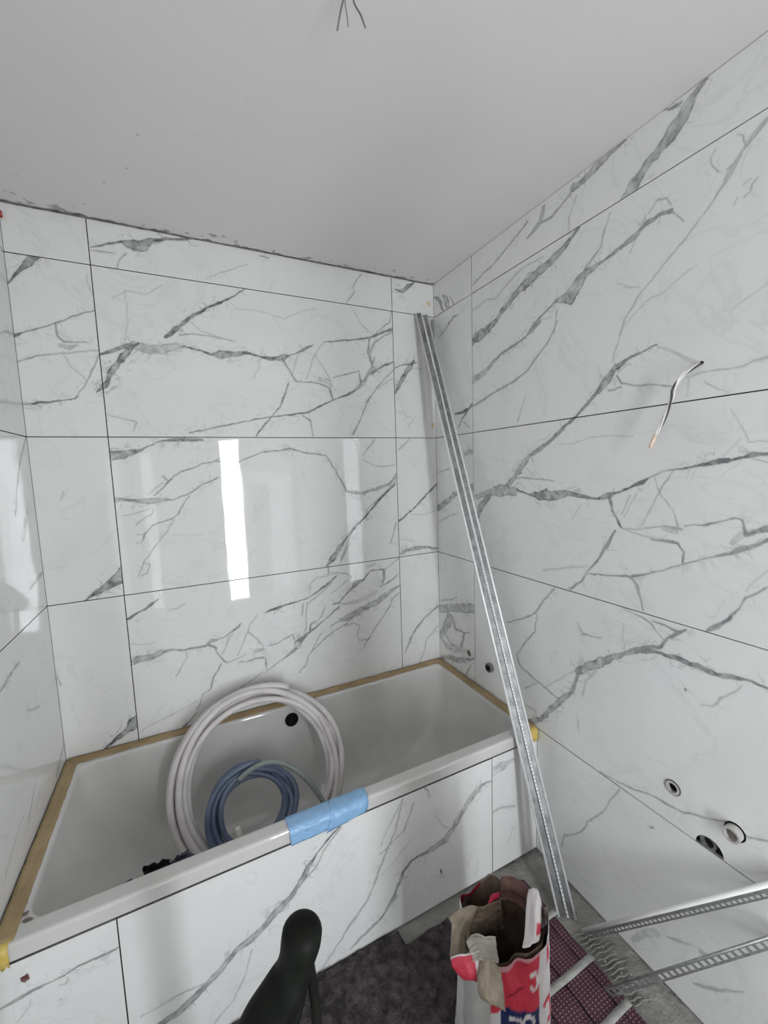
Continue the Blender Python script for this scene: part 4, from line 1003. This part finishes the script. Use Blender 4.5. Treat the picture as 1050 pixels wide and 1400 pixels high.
disc('wire_hole', (0.0005, -1.223, 1.827), (-1, 0, 0), 0.0045, 0.003, HOLE_SHADE, wc)
CWB = (-0.851, -1.075, HC)
kw = empty('ceiling_wire', CWB, 'thin dark wires hanging from the ceiling above the bathroom floor', 'wire')
for pts, mt, r in (([CWB, (-0.862, -1.060, 2.475), (-0.870, -1.045, 2.45), (-0.879, -1.046, 2.42), (-0.882, -1.037, 2.400)], WIRE_G, 0.0017),
                   ([CWB, (-0.858, -1.055, 2.480), (-0.863, -1.036, 2.46), (-0.859, -1.032, 2.44), (-0.853, -1.022, 2.43)], WIRE_G, 0.0010),
                   ([CWB, (-0.850, -1.062, 2.475), (-0.853, -1.051, 2.45), (-0.844, -1.061, 2.42), (-0.836, -1.063, 2.40)], WIRE_G, 0.0017)):
    tube_obj('strand', smooth_path(pts, 6), r, mt, kw, seg=8)
disc('ceiling_hole', (CWB[0], CWB[1], HC-0.0005), (0, 0, -1), 0.010, 0.003, HOLE_SHADE, kw)

# glue spots and a red clip
def blob(name, loc, s, mat, label, cat, seed, group=None):
    return crumple(name, loc, s, mat, label, cat, seed, 1.0, None, group, 2)
blob('glue_spot', (-0.030, -0.002, 2.403), (0.012, 0.003, 0.008), GLUE, 'ochre glue spot on the back wall close under the ceiling corner', 'glue spot', 2, 'glue spots on the back wall')
blob('glue_spot', (-0.020, -0.002, 1.800), (0.007, 0.003, 0.012), GLUE, 'ochre glue spot on the back wall corner just above the middle tile joint', 'glue spot', 6, 'glue spots on the back wall')
blob('wall_clip', (XL+0.004, -0.012, 2.452), (0.006, 0.010, 0.012), RED, 'red plastic clip stuck high in the left wall corner', 'clip', 4)

# mortar crust along the ceiling edge of the back wall
cr_v = []; cr_f = []
for i in range(261):
    x = XL+0.002+(abs(XL)-0.004)*i/260
    nn_ = float(fbm(np.array(x*22.0), np.array(0.3), 8, 4)); d = 0.007+max(0, nn_)*0.045
    for (y, z) in ((-0.001, HC-0.004-0.004*max(0, -nn_)), (-0.004, HC-0.0015), (-d, HC-0.0005), (-0.001, HC+0.003)): cr_v.append((x, y, z))
for i in range(260):
    for k in range(4): cr_f.append((i*4+k, i*4+(k+1) % 4, (i+1)*4+(k+1) % 4, (i+1)*4+k))
structure(link('trim_1', mesh('trim_1', cr_v, cr_f), noise_mat('grey_mortar_crust', (0.08, 0.075, 0.07), (0.25, 0.235, 0.22), 30, 0.95)), 'dark mortar crust where the ceiling meets the back wall')

# ------------------------------------------------------------------ floor coverings
def rug_h(x, y):
    X, Y = np.array(x), np.array(y)
    return 0.012+0.016*float(fbm(X*20, Y*20, 61, 4))+0.012*float(fbm(X*80, Y*80, 71, 2))
V = []; Fc = []; nx, ny = 240, 170
for i in range(nx+1):
    for j in range(ny+1):
        x = XL+0.004+(-0.484-XL)*i/nx; yt = -0.701 if x < -0.655 else -0.748
        yt += 0.006*float(fbm(np.array(x*30.0), np.array(2.0), 3))*2
        yt = min(yt, -0.6985)
        y = yt-(0.85)*j/ny; h = rug_h(x, y)
        if j == 0 or i == nx: h = 0.001
        V.append((x, y, h))
for i in range(nx):
    for j in range(ny): a = i*(ny+1)+j; Fc.append((a, a+1, a+ny+2, a+ny+1))
tag(link('felt_mat', mesh('felt_mat', [v_ if True else v_ for v_ in V], [f_[::-1] for f_ in Fc]), RUG, None), 'dark purplish rough felt mat on the floor along the tub panel', 'mat')

hm = empty('heating_mat', (-0.30, -1.0, 0.0), 'maroon woven mat with grey cross tapes on the floor by the right wall', 'mat')
bands = [(-0.150, -0.1815), (-0.1845, -0.274), (-0.279, -0.368), (-0.373, -0.462)]
for (xa, xb) in bands:
    V = []; Fc = []; n1, n2 = 8, 90
    for i in range(n1+1):
        for j in range(n2+1):
            s = i/n1; x = xa+(xb-xa)*s; y = -0.775-0.75*j/n2
            V.append((x+0.002*math.sin(y*9), y, 0.007+0.003*math.sin(s*math.pi)+0.0015*math.sin(j*0.7+xa*50)))
    for i in range(n1):
        for j in range(n2): a = i*(n2+1)+j; Fc.append((a, a+1, a+n2+2, a+n2+1))
    o = link('woven_band', mesh('woven_band', V, Fc), WEAVE, hm, smooth=True)
    s_ = o.modifiers.new('t', 'SOLIDIFY'); s_.thickness = 0.004; s_.offset = -1
for yy, xr in ((-0.914, -0.132), (-1.062, -0.140), (-1.187, -0.146), (-1.335, -0.142), (-1.48, -0.145)):
    V = []; Fc = []; n1 = 30
    for i in range(n1+1):
        x = xr-0.335*i/n1
        for (dy, dz) in ((-0.0100, 0), (0, 0.0003), (0.0100, 0)): V.append((x, yy+dy+0.0006*math.sin(i*0.5)-0.02*i/n1*0.3, 0.0150+dz))
    for i in range(n1):
        for k in range(2): a = i*3+k; Fc.append((a, a+1, a+4, a+3))
    o = link('cross_tape', mesh('cross_tape', V, Fc), CROSS, hm, smooth=True)
    s_ = o.modifiers.new('t', 'SOLIDIFY'); s_.thickness = 0.0012; s_.offset = 0

# combed adhesive ridges beside the mat
V = []; Fc = []
for k in range(16):
    y = -0.99-0.0135*k; x0, x1 = -0.135-0.004*math.sin(k), -0.050+0.018*math.sin(k*1.7)
    if k > 10: x1 -= 0.02
    P_ = [(x0+(x1-x0)*i/12, y+0.002*math.sin(i*0.9+k)-0.012*i/12, -0.0012+0.0008*math.sin(i*1.3+k*2)) for i in range(13)]
    v_, f_ = tube(P_, 0.0028, 6, radii=[0.0028*(0.4+0.6*math.sin(math.pi*(i+0.5)/13))for i in range(13)]); b0 = len(V); V += v_; Fc += [tuple(q+b0 for q in f) for f in f_]
tag(link('adhesive_ridges', mesh('adhesive_ridges', V, Fc), SCREED, None, smooth=True), 'combed grey adhesive ridges on the floor beside the maroon mat', 'adhesive', kind='stuff')
# loose crumbs of mortar at the wall foot
V = []; Fc = []; rr = random.Random(9)
def crumb(x, y, s, V, Fc, z0=0.0):
    k = len(V); pr_ = [(1, 0, 0), (-1, 0, 0), (0, 1, 0), (0, -1, 0), (0, 0, 1), (0, 0, -1)]
    for p in pr_: V.append((x+p[0]*s*rr.uniform(.6, 1.3), y+p[1]*s*rr.uniform(.6, 1.3), z0+s*0.5+p[2]*s*rr.uniform(.4, .9)))
    for f in ((0, 2, 4), (2, 1, 4), (1, 3, 4), (3, 0, 4), (2, 0, 5), (1, 2, 5), (3, 1, 5), (0, 3, 5)): Fc.append(tuple(k+q for q in f))
for _ in range(170): crumb(-rr.uniform(0.006, 0.125), -rr.uniform(0.72, 1.5), rr.uniform(0.0012, 0.0045), V, Fc)
for _ in range(120): crumb(-rr.uniform(0.10, 0.65), -rr.uniform(0.705, 0.745), rr.uniform(0.001, 0.004), V, Fc)
tag(link('mortar_crumbs', mesh('mortar_crumbs', V, Fc), DUST, None), 'loose mortar crumbs scattered on the screed near the walls', 'crumbs', kind='stuff')

# ------------------------------------------------------------------ open paper sack
def BP(u, v, z):
    """point at height z that lies on the line of sight u, v of the surveyed frame"""
    d = _f+_r*((u-525)/F_PX)-_u*((v-700)/F_PX); t = (z-CAM[2])/d.z
    return Vector(CAM)+d*t
def bag():
    root = empty('paper_sack', (-0.50, -1.115, 0.0), 'open crumpled paper sack printed white, red and blue on the floor', 'sack')
    cx, cy = -0.540, -1.090; NA = 168; Z0 = 0.022
    rr = random.Random(21)
    ph = [rr.uniform(0, 6.28) for _ in range(10)]
    def radius(a, z, inner=0.0):
        ax_ = 0.107; by_ = 0.086
        k = z/0.42
        # rounded-box section, slightly rotated, opening out at the mouth
        aa = a+0.52
        e = 3.2
        r = 1/((abs(math.cos(aa))/ax_)**e+(abs(math.sin(aa))/by_)**e)**(1/e)
        r *= 1.13-0.13*k
        fold = 0.007*math.sin(3*a+ph[0]+3*k)+0.0035*math.sin(7*a+ph[1]-5*k)+0.0022*math.sin(13*a+ph[2]+7*k)
        r += fold*(0.35+0.45*k**1.5)
        return r-inner
    def top(a):
        # height of the torn edge by direction: back-right wall stands high, front right low, left crumpled
        d = math.degrees(a) % 360
        g_ = lambda c0, w_: math.exp(-(((d-c0+180) % 360-180)/w_)**2)
        t = 0.415
        t += 0.022*g_(52, 26)        # tall back flap
        t += 0.045*g_(322, 15)       # raised right edge
        t -= 0.036*g_(228, 30)       # sagging front lip
        t -= 0.030*g_(100, 12)
        t -= 0.030*g_(0, 14)
        t -= 0.015*g_(190, 40)
        t += 0.005*math.sin(5*a+1)+0.003*math.sin(11*a+2)
        return t
    NZ = 64
    def col_at(a, z, T_):
        """print on the paper: white ground, red field towards the mouth in front, navy field low in front"""
        d = math.degrees(a) % 360
        w = math.sin(a*6+z*30)*0.012
        white = (0.70, 0.66, 0.66)
        red = (0.60, 0.045, 0.075); blue = (0.018, 0.030, 0.11)
        if 214 < d < 284:
            zb = 0.262+w*0.4
            if z < zb:
                e1 = math.hypot((d-246)/13, (z-0.222)/0.020); e2 = math.hypot((d-268)/7, (z-0.228)/0.016)
                return white if (abs(e1-1) < 0.22 and d > 238) or abs(e2-1) < 0.28 or d < 227 else blue
            if z > T_-0.012: return (0.60, 0.30, 0.33)
            e3 = math.hypot((d-276)/6, (z-0.335)/0.022)
            if abs(e3-1) < 0.25 and d > 272: return white
            if abs(z-0.30-(d-240)*0.001) < 0.003 and 236 < d < 262: return (0.25, 0.01, 0.03)
            return red
        if 284 <= d < 350:
            e4 = math.hypot((d-298)/6, (z-0.235)/0.032)
            if abs(e4-1) < 0.32 and (d > 296 or z > 0.245): return red
            if 0.352 < z < 0.392 and 300 < d < 312: return red
            return white
        if 172 < d < 214:
            return (0.46, 0.45, 0.44)
        if 85 < d < 125: return red if z > 0.37 else white
        return white
    V = []; Fc = []; colr = []
    for i in range(NA):
        a = 2*math.pi*i/NA; T = top(a)
        for j in range(NZ+1):
            t = j/NZ; z = T*t; r = radius(a, z)
            cr_ = 0.016*float(fbm(np.array(z*14.0), np.array(a*3.0), 55, 3))
            r += cr_*t
            V.append((cx+r*math.cos(a), cy+r*math.sin(a), max(z, Z0))); colr.append(col_at(a, z, T))
    for i in range(NA):
        for j in range(NZ):
            a_ = i*(NZ+1)+j; b_ = ((i+1) % NA)*(NZ+1)+j; Fc.append((a_, b_, b_+1, a_+1))
    me = mesh('outer_ply', V, Fc)
    at = me.color_attributes.new('print', 'FLOAT_COLOR', 'POINT')
    for k, c_ in enumerate(colr): at.data[k].color = (*c_, 1)
    m, nt, b = new_mat('printed_paper'); L = nt.links.new
    av = node(nt, 'ShaderNodeAttribute', attribute_name='print'); tc = node(nt, 'ShaderNodeTexCoord')
    nz = node(nt, 'ShaderNodeTexNoise', i_Scale=22, i_Detail=5, i_Distortion=1.0); L(tc.outputs['Object'], nz.inputs['Vector'])
    hs = node(nt, 'ShaderNodeMix', data_type='RGBA', blend_type='MULTIPLY'); hs.inputs[0].default_value = 0.35
    L(av.outputs['Color'], hs.inputs[6]); L(nz.outputs[0], hs.inputs[7]); L(av.outputs['Color'], b.inputs['Base Color'])
    b.inputs['Roughness'].default_value = 0.38
    bp = node(nt, 'ShaderNodeBump', i_Strength=0.6, i_Distance=0.008); L(nz.outputs[0], bp.inputs['Height']); L(bp.outputs[0], b.inputs['Normal'])
    global PRINT, KRAFT
    PRINT = m
    link('outer_ply', me, m, root, smooth=True)
    KRAFT = noise_mat('kraft_paper', (0.085, 0.055, 0.042), (0.20, 0.145, 0.11), 9, 0.85, bump=0.6, bscale=30, dist=0.008)
    V = []; Fc = []; NZ2 = 26
    for i in range(NA):
        a = 2*math.pi*i/NA; T = top(a)+0.001+0.003*math.sin(4*a+2)
        for j in range(NZ2+1):
            t = j/NZ2; z = 0.12+(T-0.12)*t; r = radius(a, z, 0.0055)+0.012*float(fbm(np.array(z*14.0), np.array(a*3.0), 55, 3))
            r *= 0.965-0.08*(1-t)
            V.append((cx+r*math.cos(a), cy+r*math.sin(a), z))
    for i in range(NA):
        for j in range(NZ2):
            a_ = i*(NZ2+1)+j; b_ = ((i+1) % NA)*(NZ2+1)+j; Fc.append((a_, a_+1, b_+1, b_))
    link('inner_ply', mesh('inner_ply', V, Fc), KRAFT, root, smooth=True)
    # leftover powder far down
    V = [(cx+0.92*radius(2*math.pi*i/48, 0.12, 0.014)*math.cos(2*math.pi*i/48), cy+0.92*radius(2*math.pi*i/48, 0.12, 0.014)*math.sin(2*math.pi*i/48), 0.14) for i in range(48)]+[(cx, cy, 0.17)]
    link('powder', mesh('powder', V, [(i, (i+1) % 48, 48) for i in range(48)]), noise_mat('grey_powder', (0.12, 0.11, 0.10), (0.2, 0.19, 0.17), 30, 0.95), root)
    # crumpled flap folded outwards at the left and a folded scrap standing in the mouth
    def sheet(name, corners, mat, n=16, amp=0.012, seed=0, col=None, thick=0.001):
        A, B, C_, D = [Vector(q) for q in corners]; V = []; Fc = []
        nr = (B-A).cross(D-A).normalized()
        for i in range(n+1):
            for j in range(n+1):
                s, t = i/n, j/n
                p = A.lerp(B, s).lerp(D.lerp(C_, s), t)
                f = float(fbm(np.array(s*3.2+seed), np.array(t*3.2+seed*2), seed, 3))
                r_ = abs(float(fbm(np.array(s*2.6-seed), np.array(t*2.6), seed+3, 2)))
                e1 = Vector(((B-A).normalized()*float(fbm(np.array(t*3.5+seed), np.array(s*2.0), seed+9, 3)) + (D-A).normalized()*float(fbm(np.array(s*3.5), np.array(t*2.0+seed), seed+5, 3))))
                V.append(p+nr*(amp*3*f+amp*2.5*r_)+e1*0.040*(abs(s-0.5)+abs(t-0.5)))
        for i in range(n):
            for j in range(n): a = i*(n+1)+j; Fc.append((a, a+1, a+n+2, a+n+1))
        me = mesh(name, V, Fc); o = link(name, me, mat, root)
        sm = o.modifiers.new('t', 'SOLIDIFY'); sm.thickness = thick; sm.offset = 0
        if col:
            at = me.color_attributes.new('print', 'FLOAT_COLOR', 'POINT')
            for k in range(len(V)): at.data[k].color = (*col(V[k], k, n), 1)
        return o
    TAN = noise_mat('grey_tan_paper', (0.20, 0.165, 0.12), (0.38, 0.32, 0.25), 20, 0.8, bump=0.4)
    KR2 = noise_mat('tan_kraft_inside', (0.13, 0.095, 0.07), (0.26, 0.20, 0.15), 16, 0.85, bump=0.5)
    KR3 = noise_mat('maroon_kraft_inside', (0.10, 0.045, 0.04), (0.19, 0.10, 0.085), 16, 0.7, bump=0.4)
    PALE = noise_mat('pale_paper', (0.34, 0.31, 0.27), (0.50, 0.47, 0.42), 20, 0.8, bump=0.4)
    def P3(*q): return [BP(*t) for t in q]
    def patch(name, rows, mat, wr=0.004, seed=0, col=None, n=20):
        C_ = [[BP(588+x/3.488, 1148+y/3.488, z) for (x, y, z) in r] for r in rows]
        def res(pts, m):
            sp_ = smooth_path(pts, 8); return [sp_[min(len(sp_)-1, round(i*(len(sp_)-1)/m))] for i in range(m+1)]
        R1 = [res(r, n) for r in C_]
        Gd = [res([R1[k][i] for k in range(len(R1))], n) for i in range(n+1)]
        V = []; Fc = []
        for i in range(n+1):
            for j in range(n+1):
                s, t = i/n, j/n
                f = float(fbm(np.array(s*3.5+seed), np.array(t*3.5+seed*2), seed, 3)); r2 = abs(float(fbm(np.array(s*5.0-seed), np.array(t*2.5), seed+3, 2)))
                e1 = Vector((float(fbm(np.array(t*6.0), np.array(seed+0.3), seed+9, 3)), float(fbm(np.array(s*6.0), np.array(seed+0.7), seed+5, 3)), 0))
                V.append(Gd[i][j]+Vector((-0.35, -0.35, 0.85))*(wr*(3*f+2*r2))+e1*0.006)
        for i in range(n):
            for j in range(n): a = i*(n+1)+j; Fc.append((a, a+1, a+n+2, a+n+1))
        me = mesh(name, V, Fc); o = link(name, me, mat, root, smooth=True)
        sm = o.modifiers.new('t', 'SOLIDIFY'); sm.thickness = 0.001; sm.offset = 0
        if col:
            at = me.color_attributes.new('print', 'FLOAT_COLOR', 'POINT')
            for k in range(len(V)): at.data[k].color = (*col((k//(n+1))/n, (k % (n+1))/n), 1)
        return o
    WH = (0.70, 0.665, 0.66); RD = (0.56, 0.045, 0.08)
    # left wall of the mouth, bent outwards: pale lip, tan folds below
    patch('torn_flap', [[(92, 372, .435), (135, 336, .445), (190, 312, .45), (228, 318, .44)], [(104, 420, .42), (140, 392, .43), (176, 380, .435), (205, 372, .42)], [(98, 500, .405), (128, 470, .415), (160, 460, .40), (188, 455, .385)], [(96, 578, .385), (130, 566, .40), (160, 560, .385), (192, 548, .37)]], TAN, 0.004, 3)
    patch('torn_flap', [[(200, 322, .43), (250, 318, .425), (300, 300, .42), (335, 292, .415)], [(190, 400, .40), (245, 395, .385), (300, 370, .375), (345, 350, .37)], [(178, 470, .36), (250, 455, .33), (310, 440, .32), (350, 430, .31)]], KR2, 0.006, 14)
    # red patch folded over at the left with its torn white edge
    patch('torn_flap', [[(98, 560, .40), (140, 548, .415), (190, 540, .42), (235, 530, .425)], [(105, 600, .39), (145, 592, .405), (195, 590, .41), (246, 585, .41)], [(130, 640, .375), (165, 650, .385), (205, 655, .385), (244, 650, .38)], [(165, 668, .365), (185, 672, .37), (210, 672, .37), (236, 700, .36)]], PRINT, 0.002, 5, lambda a_, b_: WH if (a_ > 0.80 or b_ < 0.10) else RD)
    # pale scrap standing in the mouth
    patch('paper_scrap', [[(172, 486, .425), (215, 446, .435), (262, 462, .43), (312, 462, .425)], [(190, 540, .42), (232, 510, .425), (280, 520, .415), (318, 520, .41)], [(205, 580, .415), (250, 575, .42), (290, 585, .41), (328, 592, .40)]], PALE, 0.004, 17)
    # grey tan folded corner hanging over the front lip
    patch('torn_flap', [[(238, 560, .42), (275, 570, .425), (310, 590, .42), (332, 604, .415)], [(232, 640, .40), (268, 640, .405), (305, 650, .40), (340, 660, .395)], [(230, 730, .375), (262, 735, .385), (305, 745, .38), (350, 742, .37)], [(250, 765, .36), (285, 785, .365), (320, 800, .36), (358, 822, .345)]], TAN, 0.008, 9)
    # white right edge curling in, with a red print mark, and a loose white corner
    patch('torn_flap', [[(470, 240, .455), (490, 232, .46), (512, 238, .46), (520, 262, .455)], [(462, 300, .445), (485, 296, .455), (510, 300, .46), (532, 308, .45)], [(456, 370, .425), (478, 372, .435), (505, 372, .445), (528, 376, .44)], [(452, 450, .415), (474, 452, .42), (500, 452, .43), (527, 440, .425)], [(440, 520, .415), (462, 515, .42), (488, 500, .42), (520, 480, .42)]], PRINT, 0.003, 23, lambda a_, b_: RD if (a_ > 0.72 and 0.56 < b_ < 0.80) else (0.74, 0.70, 0.70))
    patch('torn_flap', [[(528, 345, .42), (542, 362, .418), (560, 395, .412)], [(524, 385, .415), (536, 396, .413), (548, 408, .41)], [(518, 425, .41), (526, 424, .41), (536, 420, .408)]], PRINT, 0.001, 29, lambda a_, b_: (0.62, 0.60, 0.58), 8)
    patch('torn_flap', [[(274, 300, .425), (292, 262, .44), (332, 250, .445)], [(278, 318, .415), (300, 290, .425), (330, 275, .43)]], PRINT, 0.001, 31, lambda a_, b_: (0.50, 0.03, 0.07), 8)
    # maroon brown back wall of the mouth
    patch('torn_flap', [[(338, 178, .455), (385, 172, .46), (430, 196, .46), (470, 244, .455)], [(335, 235, .43), (385, 232, .435), (435, 255, .435), (472, 300, .43)], [(325, 290, .40), (385, 300, .39), (435, 330, .39), (462, 352, .40)]], KR3, 0.004, 41)
bag()

# ------------------------------------------------------------------ black tool handle in front of the panel
th = empty('tool_handle', (-1.10, -1.32, 0.0), 'black rounded tool handle standing in front of the tub panel', 'tool')
G1 = smooth_path([(-1.107, -1.360, 1.020), (-1.110, -1.360, 1.002), (-1.114, -1.360, 0.984), (-1.122, -1.360, 0.962), (-1.131, -1.360, 0.945), (-1.148, -1.360, 0.925), (-1.168, -1.360, 0.902), (-1.190, -1.362, 0.862), (-1.205, -1.365, 0.81)], 8)
def grip_r(k):
    if k < 8: return 0.0255*math.sqrt(max(0.03, 1-(1-k/8)**2))
    s_ = (k-8)/(len(G1)-9)
    return 0.0255-0.0045*math.exp(-((s_-0.28)/0.14)**2)-0.002*(s_ > 0.28)*min(1, (s_-0.28)*4)+0.006*s_
tube_obj('grip', G1, 0.024, BLACK, th, seg=24, radii=[grip_r(k) for k in range(len(G1))])
tube_obj('loop', smooth_path([(-1.106, -1.360, 0.985), (-1.103, -1.360, 0.948), (-1.100, -1.360, 0.916), (-1.098, -1.360, 0.876), (-1.101, -1.362, 0.83), (-1.120, -1.365, 0.78)], 8), 0.0068, BLACK, th, seg=12)
tube_obj('inner_bar', smooth_path([(-1.110, -1.358, 0.970), (-1.115, -1.360, 0.931), (-1.123, -1.360, 0.903), (-1.136, -1.360, 0.868), (-1.160, -1.363, 0.82)], 8), 0.0095, BLACK, th, seg=12)
tube_obj('shaft', [(-1.170, -1.365, 0.83), (-1.160, -1.37, 0.50), (-1.160, -1.37, 0.04)], 0.017, BLACK, th, seg=14)
disc('foot_plate', (-1.16, -1.37, 0.037), (0, 0, 1), 0.075, 0.014, BLACK, th, 28)

# made-up roll out of frame, added to throw the upright shadow on the panel
rl = empty('shadow_roll', (-0.62, -1.83, 0.0), 'added tall grey roll near the camera, unseen, casting the upright shadow on the panel', 'roll')
Vr = []; Fr = []
sp = [((0.030+0.0105*(t/ (2*math.pi)))*math.cos(t), (0.030+0.0105*(t/(2*math.pi)))*math.sin(t)) for t in [k*math.pi/12 for k in range(110)]]
for k, (x, y) in enumerate(sp):
    for z in (0.03, 1.50): Vr.append((-0.62+x, -1.83+y, z))
for k in range(len(sp)-1): Fr.append((2*k, 2*k+2, 2*k+3, 2*k+1))
ro = link('wound_sheet', mesh('wound_sheet', Vr, Fr), noise_mat('shadow_roll_grey', (0.35, 0.35, 0.35), (0.42, 0.42, 0.42), 30, 0.9), rl, smooth=True)
sm = ro.modifiers.new('t', 'SOLIDIFY'); sm.thickness = 0.006
V, Fc = tube([(-0.62, -1.83, 0.03), (-0.62, -1.83, 1.50)], 0.026, 20, cap=True); link('core', mesh('core', V, Fc), PVC, rl, smooth=True)
# dirt on the rim and a drilled mark in the panel
MUD = noise_mat('dried_mud', (0.10, 0.085, 0.07), (0.2, 0.17, 0.14), 60, 0.9)
crumple('dirt_spot', (-1.619, -0.649, RT+0.001), (0.010, 0.006, 0.0015), MUD, 'larger dried dirt spot on the front corner of the tub rim', 'dirt spot', 12, 1.0, sub=2)
crumple('dirt_spot', (-1.628, -0.628, RT+0.001), (0.006, 0.005, 0.0012), MUD, 'smaller dried dirt spot on the tub rim beside the tape', 'dirt spot', 15, 1.0, sub=2)
crumple('chipped_mark', (-1.622, PANEL_Y-0.001, 0.433), (0.007, 0.0015, 0.008), noise_mat('reddish_chip', (0.10, 0.03, 0.03), (0.25, 0.14, 0.14), 90, 0.9), 'small reddish chipped mark on the panel tile below the yellow tape', 'mark', 18, 1.0, sub=2)
